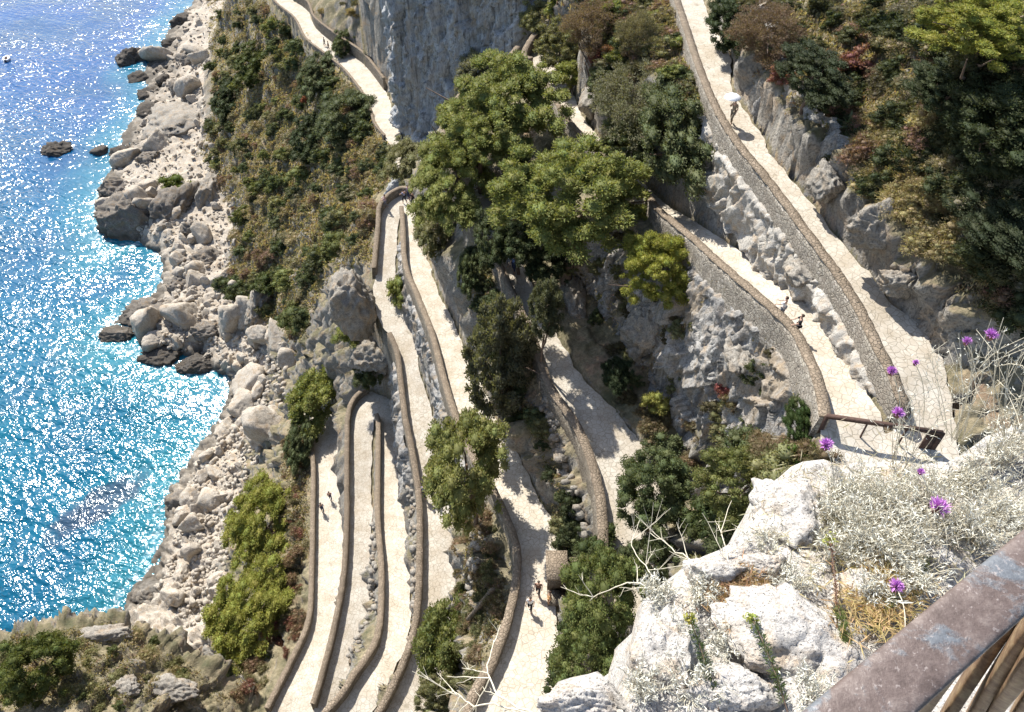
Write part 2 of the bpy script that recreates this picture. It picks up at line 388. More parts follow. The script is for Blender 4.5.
# ------------------------------------------------------------------ materials
def newmat(name):
    m = bpy.data.materials.new(name); m.use_nodes = True
    nt = m.node_tree; nt.nodes.clear()
    return m, nt
class NB_:
    def __init__(s, nt): s.nt = nt
    def n(s, t, **kw):
        nd = s.nt.nodes.new(t)
        for k, v in kw.items():
            if k.startswith('i_'):
                key = k[2:].replace('_', ' ')
                nd.inputs[key].default_value = v
            else: setattr(nd, k, v)
        return nd
    def l(s, a, b): s.nt.links.new(a, b)
    def noise(s, vec, scale, detail=4, rough=.55, dist=0):
        nd = s.n('ShaderNodeTexNoise'); nd.inputs['Scale'].default_value = scale; nd.inputs['Detail'].default_value = detail
        nd.inputs['Roughness'].default_value = rough; nd.inputs['Distortion'].default_value = dist; s.l(vec, nd.inputs['Vector']); return nd.outputs['Fac']
    def vor(s, vec, scale, feat='F1', out='Distance', rnd=1):
        nd = s.n('ShaderNodeTexVoronoi', feature=feat); nd.inputs['Scale'].default_value = scale; nd.inputs['Randomness'].default_value = rnd
        s.l(vec, nd.inputs['Vector']); return nd.outputs[out]
    def ramp(s, fac, stops, interp='LINEAR'):
        nd = s.n('ShaderNodeValToRGB'); cr = nd.color_ramp; cr.interpolation = interp
        while len(cr.elements) > 1: cr.elements.remove(cr.elements[-1])
        cr.elements[0].position = stops[0][0]
        for i, (p, c) in enumerate(stops):
            e = cr.elements[0] if i == 0 else cr.elements.new(p)
            e.color = (*c, 1) if isinstance(c, tuple) else (c, c, c, 1)
        s.l(fac, nd.inputs['Fac']); return nd.outputs['Color']
    def mix(s, f, a, b, mode='MIX'):
        nd = s.n('ShaderNodeMix', data_type='RGBA', blend_type=mode)
        for sock, val in ((nd.inputs[0], f), (nd.inputs[6], a), (nd.inputs[7], b)):
            if isinstance(val, (int, float)): sock.default_value = val
            elif isinstance(val, tuple): sock.default_value = (*val, 1)
            else: s.l(val, sock)
        return nd.outputs[2]
    def math(s, op, a, b=0.):
        nd = s.n('ShaderNodeMath', operation=op)
        for sock, val in ((nd.inputs[0], a), (nd.inputs[1], b)):
            if isinstance(val, (int, float)): sock.default_value = val
            else: s.l(val, sock)
        return nd.outputs[0]
    def bump(s, h, strength=.5, dist=.1, nrm=None):
        nd = s.n('ShaderNodeBump'); nd.inputs['Strength'].default_value = strength; nd.inputs['Distance'].default_value = dist
        s.l(h, nd.inputs['Height'])
        if nrm is not None: s.l(nrm, nd.inputs['Normal'])
        return nd.outputs['Normal']
    def pos(s): return s.n('ShaderNodeNewGeometry').outputs['Position']
    def obj(s): return s.n('ShaderNodeTexCoord').outputs['Object']
    def scalevec(s, v, sc):
        nd = s.n('ShaderNodeVectorMath', operation='MULTIPLY'); s.l(v, nd.inputs[0]); nd.inputs[1].default_value = sc; return nd.outputs[0]
    def out(s, colr, rough=.9, nrm=None, metal=0, spec=.3, **kw):
        b = s.n('ShaderNodeBsdfPrincipled'); o = s.n('ShaderNodeOutputMaterial')
        for sock, val in ((b.inputs['Base Color'], colr), (b.inputs['Roughness'], rough), (b.inputs['Metallic'], metal)):
            if isinstance(val, (int, float)): sock.default_value = val
            elif isinstance(val, tuple): sock.default_value = (*val, 1)
            else: s.l(val, sock)
        b.inputs['Specular IOR Level'].default_value = spec
        if nrm is not None: s.l(nrm, b.inputs['Normal'])
        s.l(b.outputs[0], o.inputs['Surface']); return b
M = {}
def rockmat(name, tones, warm, dark, sc=1.0, soil=None, vert=1.0, wet=False, grass=None):
    m, nt = newmat(name); g = NB_(nt); p = g.pos(); pv = g.scalevec(p, (1, 1, vert))
    n1 = g.noise(pv, .22 * sc, 6, .6, .4); n2 = g.noise(pv, 1.3 * sc, 6, .65, .3); n3 = g.noise(pv, 6 * sc, 5, .7)
    c = g.ramp(g.math('ADD', g.math('MULTIPLY', n1, .45), g.math('MULTIPLY', n2, .55)), [(.3, tones[0]), (.5, tones[1]), (.68, tones[2])])
    c = g.mix(g.ramp(g.noise(pv, .5 * sc, 5, .6, 1.), [(.5, 0.), (.68, .75)]), c, warm)
    c = g.mix(g.ramp(n3, [(.36, .7), (.52, 0.)]), c, dark)
    cr = g.ramp(g.vor(pv, .55 * sc, 'DISTANCE_TO_EDGE'), [(.0, .45), (.045, 0.)])
    c = g.mix(g.math('MULTIPLY', cr, g.ramp(n1, [(.4, 0.), (.6, 1.)])), c, dark)
    if soil:
        nz = g.n('ShaderNodeSeparateXYZ'); g.l(g.n('ShaderNodeNewGeometry').outputs['Normal'], nz.inputs[0])
        pz = g.n('ShaderNodeSeparateXYZ'); g.l(p, pz.inputs[0])
        flat = g.ramp(g.math('ADD', nz.outputs[2], g.math('MULTIPLY', g.math('SUBTRACT', n2, .5), .7)), [(.42, 0.), (.64, 1.)])
        hi = g.ramp(g.math('MULTIPLY', g.math('ADD', pz.outputs[2], g.math('MULTIPLY', n1, 8.)), .01), [(.12, 0.), (.17, 1.)])
        sc_ = g.ramp(g.noise(p, .35, 5, .7), [(.32, soil[0]), (.45, soil[1]), (.56, soil[2]), (.68, soil[3])])
        sc_ = g.mix(g.ramp(g.noise(p, 2.5, 4, .8), [(.4, .5), (.6, 0.)]), sc_, (.06, .06, .035))
        c = g.mix(g.math('MULTIPLY', g.math('MULTIPLY', flat, hi), .9), c, sc_)
    if wet:   # algae and splash band just above the water
        pz = g.n('ShaderNodeSeparateXYZ'); g.l(p, pz.inputs[0])
        b = g.ramp(g.math('MULTIPLY', g.math('ADD', pz.outputs[2], g.math('MULTIPLY', n1, 2.5)), .1), [(.20, 1.), (.40, 0.)])
        c = g.mix(g.math('MULTIPLY', b, .85), c, (.075, .066, .055))
    if vert < 1:
        st = g.noise(g.scalevec(p, (1, 1, .06)), 1.5, 5, .7, .3)
        c = g.mix(g.ramp(st, [(.36, .7), (.46, 0.)]), c, (.05, .05, .052)); c = g.mix(g.ramp(st, [(.56, 0.), (.68, .8)]), c, (.45, .44, .42))
        c = g.mix(g.ramp(g.noise(g.scalevec(p, (1, 1, .12)), .35, 4, .6, .5), [(.55, 0.), (.68, .55)]), c, (.30, .23, .15))
    h = g.math('ADD', g.math('MULTIPLY', n2, .6), g.math('MULTIPLY', n3, .35))
    if sc > 5:      # close rock: pits, lichen and specks
        pit = g.vor(pv, 42, 'F1'); c = g.mix(g.ramp(pit, [(.10, .55), (.22, 0.)]), c, (.20, .18, .16))
        c = g.mix(g.ramp(g.noise(pv, 22, 5, .75, .5), [(.56, 0.), (.63, .6)]), c, (.25, .235, .21)); h = g.math('ADD', h, g.math('MULTIPLY', g.ramp(pit, [(.05, 0.), (.3, 1.)]), .25))
    nb = g.bump(h, .9, .35 / sc)
    nb = g.bump(g.noise(pv, 18 * sc, 3, .7), .45, .06 / sc, nb)
    g.out(c, .92, nb, spec=.15); M[name] = m; return m
rockmat('terrain', ((.15, .14, .125), (.27, .25, .22), (.43, .40, .35)), (.36, .25, .15), (.085, .078, .068), 1.0,
        soil=((.085, .09, .042), (.18, .155, .09), (.30, .25, .16), (.30, .20, .13)), wet=True)
rockmat('beach_rock', ((.31, .27, .22), (.45, .40, .335), (.58, .525, .445)), (.40, .30, .20), (.11, .095, .08), 1.2, wet=True)
rockmat('dark_rock', ((.04, .036, .032), (.085, .075, .065), (.16, .145, .125)), (.12, .09, .06), (.02, .018, .016), 1.4)
rockmat('shore_rock', ((.085, .076, .066), (.18, .16, .138), (.31, .28, .245)), (.26, .19, .12), (.04, .036, .032), 1.6, wet=True)
rockmat('pale_rock', ((.30, .28, .25), (.43, .405, .365), (.56, .53, .48)), (.44, .33, .22), (.12, .11, .095), 2.2)
rockmat('crag', ((.17, .155, .135), (.29, .265, .23), (.43, .40, .35)), (.36, .27, .18), (.08, .072, .062), 1.5, wet=True)
rockmat('near_rock', ((.36, .34, .32), (.55, .52, .48), (.70, .67, .62)), (.50, .38, .26), (.17, .15, .135), 9.0)
rockmat('grey_cliff', ((.24, .25, .265), (.36, .37, .38), (.48, .48, .48)), (.38, .34, .28), (.12, .12, .125), .9, vert=.25)
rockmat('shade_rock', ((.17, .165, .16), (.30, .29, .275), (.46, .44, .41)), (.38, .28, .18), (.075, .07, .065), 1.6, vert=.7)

def paving():
    m, nt = newmat('paving'); g = NB_(nt); p = g.pos()
    w = g.n('ShaderNodeVectorMath', operation='ADD'); g.l(p, w.inputs[0])
    nn = g.n('ShaderNodeTexNoise'); nn.inputs['Scale'].default_value = 1.1; g.l(p, nn.inputs['Vector'])
    sv = g.scalevec(nn.outputs['Color'], (.35, .35, 0)); g.l(sv, w.inputs[1]); q = g.scalevec(w.outputs[0], (1, 1, 0))
    edge = g.vor(q, 2.7, 'DISTANCE_TO_EDGE')
    cell = g.n('ShaderNodeTexVoronoi'); cell.inputs['Scale'].default_value = 2.7; g.l(q, cell.inputs['Vector'])
    hv = g.n('ShaderNodeSeparateColor'); g.l(cell.outputs['Color'], hv.inputs[0])
    stone = g.ramp(hv.outputs[0], [(0., (.45, .41, .35)), (.35, (.50, .465, .405)), (.7, (.54, .50, .435)), (1., (.48, .435, .37))])
    stone = g.mix(g.ramp(g.noise(p, .6, 5, .6), [(.36, .75), (.60, 0.)]), stone, (.37, .31, .235))
    stone = g.mix(g.ramp(g.noise(p, 7, 4, .7), [(.35, .35), (.6, 0.)]), stone, (.33, .29, .23))
    jf = g.math('MULTIPLY', g.ramp(edge, [(.015, .7), (.065, 0.)]), g.ramp(g.noise(p, .9, 3), [(.3, .35), (.6, 1.)]))
    c = g.mix(jf, stone, (.22, .19, .14))
    nb = g.bump(g.ramp(edge, [(0., 0.), (.06, 1.)]), .5, .03)
    nb = g.bump(g.noise(p, 9, 4), .35, .04, nb)
    g.out(c, .9, nb, spec=.2); M['paving'] = m
paving()
def masonry(name, a, b, c3, joint, sc=2.6):
    m, nt = newmat(name); g = NB_(nt); p = g.pos()
    q = g.scalevec(p, (1, 1, 1.5))
    edge = g.vor(q, sc, 'DISTANCE_TO_EDGE')
    cell = g.n('ShaderNodeTexVoronoi'); cell.inputs['Scale'].default_value = sc; g.l(q, cell.inputs['Vector'])
    hv = g.n('ShaderNodeSeparateColor'); g.l(cell.outputs['Color'], hv.inputs[0])
    s = g.ramp(hv.outputs[0], [(0., a), (.5, b), (1., c3)])
    s = g.mix(g.ramp(g.noise(p, .8, 5, .65), [(.38, .7), (.6, 0.)]), s, a)
    c = g.mix(g.ramp(edge, [(.02, .85), (.09, 0.)]), s, joint)
    nb = g.bump(g.ramp(edge, [(0., 0.), (.12, 1.)]), .8, .07); nb = g.bump(g.noise(p, 8, 4, .7), .5, .05, nb)
    g.out(c, .92, nb, spec=.15); M[name] = m
masonry('masonry', (.17, .145, .115), (.25, .215, .17), (.33, .29, .235), (.11, .095, .075), 4.2)
masonry('rubble_wall', (.24, .21, .175), (.33, .30, .25), (.43, .39, .34), (.17, .15, .125), 3.6)
masonry('coping', (.19, .15, .11), (.25, .20, .15), (.30, .24, .18), (.205, .165, .12), 4.4)

def leafmat(name, trans=.35, bark=False):
    """leaf colour comes from the plant (object colour), varied leaf by leaf"""
    m, nt = newmat(name); g = NB_(nt)
    oi = g.n('ShaderNodeObjectInfo'); geo = g.n('ShaderNodeNewGeometry')
    r = geo.outputs['Random Per Island']
    hs = g.n('ShaderNodeHueSaturation'); g.l(oi.outputs['Color'], hs.inputs['Color'])
    g.l(g.math('ADD', g.math('MULTIPLY', r, .06), .47), hs.inputs['Hue'])
    r2 = g.math('FRACT', g.math('MULTIPLY', r, 37.7))
    g.l(g.math('ADD', g.math('MULTIPLY', r2, .55), .78), hs.inputs['Value'])
    hs.inputs['Saturation'].default_value = 1.0
    c = g.mix(g.ramp(g.noise(g.pos(), .9, 3), [(.35, .35), (.65, 0.)]), hs.outputs['Color'], g.mix(.4, hs.outputs['Color'], (.03, .04, .015)))
    d = g.n('ShaderNodeBsdfPrincipled'); g.l(c, d.inputs['Base Color']); d.inputs['Roughness'].default_value = .6; d.inputs['Specular IOR Level'].default_value = .1
    t = g.n('ShaderNodeBsdfTranslucent'); g.l(g.mix(1., c, (1.3, 1.25, .55), 'MULTIPLY'), t.inputs['Color'])
    mx = g.n('ShaderNodeMixShader'); mx.inputs[0].default_value = trans; g.l(d.outputs[0], mx.inputs[1]); g.l(t.outputs[0], mx.inputs[2])
    o = g.n('ShaderNodeOutputMaterial'); g.l(mx.outputs[0], o.inputs['Surface']); M[name] = m
leafmat('foliage')
def plain(name, c, rough=.8, metal=0, sc=8, var=.25, bumpd=.01, spec=.3):
    m, nt = newmat(name); g = NB_(nt); p = g.obj()
    n = g.noise(p, sc, 5, .6)
    dk = tuple(q * (1 - var) for q in c); lt = tuple(min(1, q * (1 + var)) for q in c)
    g.out(g.ramp(n, [(.3, dk), (.7, lt)]), rough, g.bump(n, .4, bumpd), metal, spec); M[name] = m
plain('bark', (.14, .10, .075), .95, 0, 3, .4, .05)
plain('pale_twig', (.60, .55, .43), .9, 0, 30, .25, .002)
plain('silver_leaf', (.62, .61, .53), .9, 0, 20, .25, .002)
plain('petal', (.58, .25, .62), .7, 0, 60, .3, .001)
plain('calyx', (.16, .08, .06), .8, 0, 60, .3, .001)
plain('iron', (.075, .045, .035), .8, .2, 6, .4, .01)
plain('white_paint', (.8, .8, .8), .4, 0, 2, .04, .002)
plain('dark_inside', (.12, .08, .07), .7, 0, 4, .2, .002)
plain('skin', (.52, .33, .24), .6, 0, 6, .05, .001)
plain('hair', (.05, .03, .02), .7, 0, 20, .3, .005)
def objcolor(name, rough=.85):
    m, nt = newmat(name); g = NB_(nt); oi = g.n('ShaderNodeObjectInfo')
    n = g.noise(g.obj(), 9, 3); c = g.mix(g.ramp(n, [(.3, .35), (.7, 0.)]), oi.outputs['Color'], g.mix(.5, oi.outputs['Color'], (0., 0., 0.)))
    g.out(c, rough, g.bump(n, .3, .02)); M[name] = m
objcolor('cloth')
def rusty():
    m, nt = newmat('rusty_rail'); g = NB_(nt); p = g.obj()
    n1 = g.noise(p, 16, 5, .6, .6); n2 = g.noise(p, 90, 5, .7); n3 = g.noise(p, 260, 3, .6)
    c = g.ramp(n2, [(.3, (.075, .052, .044)), (.5, (.125, .092, .08)), (.7, (.20, .16, .14))])
    paint = g.ramp(g.math('ADD', g.math('MULTIPLY', n1, .75), g.math('MULTIPLY', n2, .25)), [(.50, 0.), (.56, .85)])
    c = g.mix(paint, c, g.ramp(n3, [(.3, (.10, .115, .13)), (.7, (.15, .17, .19))]))
    c = g.mix(g.ramp(n3, [(.62, 0.), (.7, .5)]), c, (.36, .31, .29))
    h = g.math('ADD', g.math('MULTIPLY', n2, .7), g.math('MULTIPLY', paint, .2))
    g.out(c, g.ramp(n2, [(.3, .62), (.7, .42)]), g.bump(h, .55, .0035), 0., .5); M['rusty_rail'] = m
rusty()
def bronze():
    m, nt = newmat('rust_bar'); g = NB_(nt); p = g.obj(); n = g.noise(p, 70, 5, .65)
    g.out(g.ramp(n, [(.3, (.12, .065, .04)), (.5, (.26, .17, .10)), (.75, (.45, .34, .20))]), .5, g.bump(n, .5, .003), .2, .5); M['rust_bar'] = m
bronze()

# ------------------------------------------------------------------ the land
vid = np.arange(NA * NB).reshape(NB, NA)
quads = np.stack([vid[:-1, :-1], vid[:-1, 1:], vid[1:, 1:], vid[1:, :-1]], -1)
# the sheet stops a little way out under the sea
zc = (GZ[:-1, :-1] + GZ[1:, 1:]) / 2
keep = zc > -9
cliffq = (cliff[:-1, :-1] > .5)
ok = keep.ravel()
terr = mesh_np('hillside', np.stack([TX, TY, TZ], -1).reshape(-1, 3), quads.reshape(-1, 4)[ok], None, True)
terr.materials.append(M['terrain']); terr.materials.append(M['beach_rock']); terr.materials.append(M['grey_cliff'])
beachq = (GZ[:-1, :-1] + fbm(pt[:-1, :-1] / 6, 3) * 3 < 7.5)
mi = np.zeros(zc.shape, np.int32); mi[beachq] = 1; mi[cliffq] = 2
terr.polygons.foreach_set('material_index', mi.ravel()[ok].astype(np.int32))
tag(link('hillside', terr), kind='structure')
def cliff_sheet(pts, zt, zb, name, mat, vs=.22, amp=1.0, res=.26, face=(0, -1), lean=1.4, tiles=(2.6, 7.)):
    """a wall of broken rock standing along a line on the ground; zt, zb: depth of its top and foot per point"""
    a = smooth([(p[0], p[1], t, b) for p, t, b in zip(pts, zt, zb)], 40)
    L = np.concatenate([[0], np.cumsum(np.hypot(*np.diff(a[:, :2], axis=0).T))]); q = np.arange(0, L[-1], res)
    a = np.stack([np.interp(q, L, a[:, c]) for c in range(4)], 1)
    t = np.gradient(a[:, :2], axis=0); t /= np.linalg.norm(t, axis=1)[:, None]; o = np.stack([t[:, 1], -t[:, 0]], 1)
    if (o @ np.array(face)).mean() < 0: o = -o
    for _ in range(12): o[1:-1] = (o[:-2] + o[2:] + o[1:-1]) / 3
    nz = int((a[:, 3] - a[:, 2]).max() / res) + 2; k = np.linspace(0, 1, nz)[None]
    X = a[:, 0][:, None] + 0 * k; Y = a[:, 1][:, None] + 0 * k; Z = (HC - a[:, 3])[:, None] * (1 - k) + (HC - a[:, 2])[:, None] * k
    s_ = q[:, None] + 0 * Z; w1 = perlin(np.stack([s_ / 6, Z / 6, 0 * Z], -1)) * 2; Zs = Z + s_ * .25 + w1
    A = np.stack([X, Y, Z * vs], -1); B = np.stack([X, Y, Z * .6], -1)
    d = lean * (1 - k) + (fbm(A / 4.5, 5, True) * 1.5 + fbm(B / 1.5, 4, True) * .6 + facet((s_ + w1) / tiles[0], Zs / tiles[1], 31) * 1.5 + facet((s_ + w1) / .9, Zs / 1.8, 32) * .55 + facet(s_ / .42, Z / .7, 33) * .2 - .5) * amp
    edge = np.minimum(1, np.minimum(q, q[-1] - q) / 2.5)[:, None]; d = d * edge - (1 - edge) * 1.5
    d = d - np.clip((k - .93) / .07, 0, 1) * 1.6 * amp
    X = X + o[:, :1] * d; Y = Y + o[:, 1:] * d; i = np.arange(X.size).reshape(X.shape)
    f = np.stack([i[:-1, :-1], i[1:, :-1], i[1:, 1:], i[:-1, 1:]], -1).reshape(-1, 4)
    tag(link(name, mesh_np(name, np.stack([X, Y, Z], -1).reshape(-1, 3), f, M[mat], False)), kind='structure')
cliff_sheet([(-14,158),(-17.5,143),(-19.5,131),(-16,126.5),(-12,122),(-7,117.5),(-3,113),(.8,108.5),(3.5,110),(6,114)], [26]*10, [66,70,74,72,70,66,62,58,50,44], 'cliff_face', 'grey_cliff', lean=2.0)
_bt = [(560,205,39.6),(600,222,37.8),(650,250,36.2),(700,290,34.6),(740,318,33.4),(786,368,32.0),(812,410,31.0)]
_bp = [P(*q) for q in _bt]
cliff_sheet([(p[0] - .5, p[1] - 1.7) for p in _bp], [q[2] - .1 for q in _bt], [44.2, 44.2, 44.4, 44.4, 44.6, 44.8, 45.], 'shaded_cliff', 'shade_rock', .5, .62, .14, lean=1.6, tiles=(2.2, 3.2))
_bt = [(716,-20,30.3),(731,20,30.2),(748,62,30),(763,110,30.2),(793,160,30.5),(833,205,30.8),(869,250,31.2),(903,292,31.8),(925,315,32)]
_bp = [P(q[0], q[1], q[2] * .87) for q in _bt]
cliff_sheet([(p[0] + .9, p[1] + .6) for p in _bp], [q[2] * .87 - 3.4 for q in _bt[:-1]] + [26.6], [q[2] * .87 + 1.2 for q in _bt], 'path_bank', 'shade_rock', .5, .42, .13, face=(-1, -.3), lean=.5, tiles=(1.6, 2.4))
_s = smooth([(r_[2], r_[3], r_[4]) for r_ in lane_AB[2:15]], 2); _bp = [P(*q) for q in _s]
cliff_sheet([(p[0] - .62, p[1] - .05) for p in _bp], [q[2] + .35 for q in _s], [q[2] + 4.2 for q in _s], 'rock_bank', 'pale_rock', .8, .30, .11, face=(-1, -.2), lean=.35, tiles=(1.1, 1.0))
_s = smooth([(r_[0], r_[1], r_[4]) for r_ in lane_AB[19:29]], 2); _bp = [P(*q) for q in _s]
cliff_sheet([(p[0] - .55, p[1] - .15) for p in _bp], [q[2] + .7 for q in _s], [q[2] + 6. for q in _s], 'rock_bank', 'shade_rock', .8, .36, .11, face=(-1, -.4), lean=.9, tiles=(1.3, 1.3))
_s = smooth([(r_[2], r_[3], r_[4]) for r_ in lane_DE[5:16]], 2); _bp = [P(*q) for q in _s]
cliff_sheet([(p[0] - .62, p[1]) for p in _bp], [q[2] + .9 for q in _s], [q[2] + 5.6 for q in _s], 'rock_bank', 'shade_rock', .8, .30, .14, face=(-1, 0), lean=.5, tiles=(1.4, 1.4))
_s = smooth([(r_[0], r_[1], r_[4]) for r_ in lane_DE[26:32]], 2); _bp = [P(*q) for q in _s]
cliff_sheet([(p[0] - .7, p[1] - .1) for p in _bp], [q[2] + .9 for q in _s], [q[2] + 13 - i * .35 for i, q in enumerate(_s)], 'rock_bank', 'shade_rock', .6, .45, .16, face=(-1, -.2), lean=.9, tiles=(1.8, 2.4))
# sea bed far below, closes the world under the water
def seagrid():
    na, nb = 420, 420
    a = np.linspace(-3.2, 1.5, na); b = np.linspace(math.log(30), math.log(9000), nb)
    Y = np.exp(b)[:, None] - CY + 0 * a[None]; X = a[None] * (Y + CY)
    v = np.stack([X, Y, np.zeros_like(X)], -1)
    i = np.arange(na * nb).reshape(nb, na)
    me = mesh_np('sea', v.reshape(-1, 3), np.stack([i[:-1, :-1], i[:-1, 1:], i[1:, 1:], i[1:, :-1]], -1).reshape(-1, 4), None, True)
    # how far the water is from the shore: shallow water is turquoise
    cp = np.array([P(u, w, 125)[:2] for u, w in smooth([(c[0], c[1]) for c in coast], 3)])
    fl = v.reshape(-1, 3)[:, :2]; d = np.full(len(fl), 1e9)
    for c in cp: d = np.minimum(d, np.hypot(fl[:, 0] - c[0], fl[:, 1] - c[1]))
    at = me.attributes.new('shore', 'FLOAT', 'POINT'); at.data.foreach_set('value', d.astype(np.float32))
    return me
def seamat():
    m, nt = newmat('sea_water'); g = NB_(nt); p = g.pos()
    at = g.n('ShaderNodeAttribute', attribute_name='shore'); sh_ = at.outputs['Fac']
    sx = g.n('ShaderNodeSeparateXYZ'); g.l(p, sx.inputs[0])
    far = g.math('MULTIPLY', g.math('ADD', sx.outputs[1], g.math('MULTIPLY', g.noise(p, .012, 3), 160.)), .001)
    base = g.ramp(far, [(.10, (.001, .125, .17)), (.20, (.001, .10, .18)), (.34, (.001, .062, .20)), (.52, (.001, .050, .20))])
    base = g.mix(g.ramp(g.noise(p, .03, 4, .6), [(.42, .0), (.6, .55)]), base, (.004, .055, .13))
    base = g.mix(g.ramp(g.math('MULTIPLY', g.math('ADD', sh_, g.math('MULTIPLY', g.noise(p, .06, 4), 14.)), .01), [(.06, .75), (.22, 0.)]), base, (.03, .19, .23))
    # a shoal of dark stone under the surface
    c0 = P(98, 505, 125); ds = g.n('ShaderNodeVectorMath', operation='SUBTRACT'); g.l(p, ds.inputs[0]); ds.inputs[1].default_value = (c0[0], c0[1], 0)
    rt = g.n('ShaderNodeVectorRotate', rotation_type='Z_AXIS'); rt.inputs['Angle'].default_value = -.85; g.l(ds.outputs[0], rt.inputs['Vector'])
    ln = g.n('ShaderNodeVectorMath', operation='LENGTH'); g.l(g.scalevec(rt.outputs[0], (.068, .17, 0)), ln.inputs[0])
    shoal = g.ramp(g.math('ADD', ln.outputs['Value'], g.math('MULTIPLY', g.math('SUBTRACT', g.noise(p, .25, 4), .5), .9)), [(.55, 1.), (.8, 0.)])
    base = g.mix(g.math('MULTIPLY', shoal, .6), base, (.05, .045, .075))
    w1 = g.scalevec(p, (1, 1, 0))
    r = g.scalevec(p, (.9, .55, 1))
    warp = g.n('ShaderNodeTexNoise'); warp.inputs['Scale'].default_value = .2; g.l(p, warp.inputs['Vector'])
    rot = g.n('ShaderNodeVectorRotate', rotation_type='Z_AXIS'); rot.inputs['Angle'].default_value = .6; g.l(p, rot.inputs['Vector'])
    q = rot.outputs[0]
    h1 = g.noise(g.scalevec(q, (.45, 1., 1)), .10, 3, .5, .3)
    h2 = g.noise(g.scalevec(q, (.5, 1., 1)), .33, 3, .5, .6)
    h3 = g.noise(g.scalevec(q, (.6, 1., 1)), .85, 2, .5, .4)
    n = g.bump(h1, 1., 2.1); n = g.bump(h2, 1., 1.35, n); n = g.bump(h3, 1., .62, n)
    wind = g.ramp(g.noise(g.scalevec(q, (.4, 1., 1)), .022, 4, .55, .4), [(.38, .35), (.62, .95)])
    for nd in nt.nodes:
        if nd.type == 'BUMP': g.l(wind, nd.inputs['Strength'])
    # wash along the rocks
    foam = g.math('MULTIPLY', g.ramp(g.math('MULTIPLY', sh_, .1), [(.03, .8), (.30, 0.)]), g.ramp(g.noise(p, .7, 5, .7, .6), [(.50, 0.), (.62, 1.)]))
    c = g.mix(foam, base, (.75, .8, .82))
    b = g.out(c, g.math('ADD', g.math('MULTIPLY', foam, .4), .14), n, 0, .5)
    b.inputs['IOR'].default_value = 1.38
    M['sea_water'] = m
seamat()
so = link('sea', seagrid(), None, M['sea_water']); tag(so, kind='structure')

# ------------------------------------------------------------------ lanes and walls
def lane(nm, name):
    a, b = dense(LANES[nm], .5)
    n = 9; t = np.linspace(-.25 / 3, 1 + .25 / 3, n)
    v = a[:, None] + (b - a)[:, None] * t[None, :, None]
    v[..., 2] += fbm(v / 1.5, 3) * .03 - .02
    # edges wander a little
    for e, s in ((0, -1), (n - 1, 1)):
        d = (b - a); d /= np.linalg.norm(d, axis=1)[:, None] + 1e-6
        v[:, e] += d * (fbm(v[:, e] / 1.2, 3) * .35)[:, None] * s
    i = np.arange(len(a) * n).reshape(-1, n)
    me = mesh_np(name, v.reshape(-1, 3), np.stack([i[:-1, :-1], i[:-1, 1:], i[1:, 1:], i[1:, :-1]], -1).reshape(-1, 4), M['paving'], True)
    tag(link(name, me), kind='structure')
for nm in ('AB', 'C', 'DE', 'FG', 'H', 'far'): lane(nm, 'path')
def poly_at(pts, D=None):
    return np.array([P(*p) for p in pts])
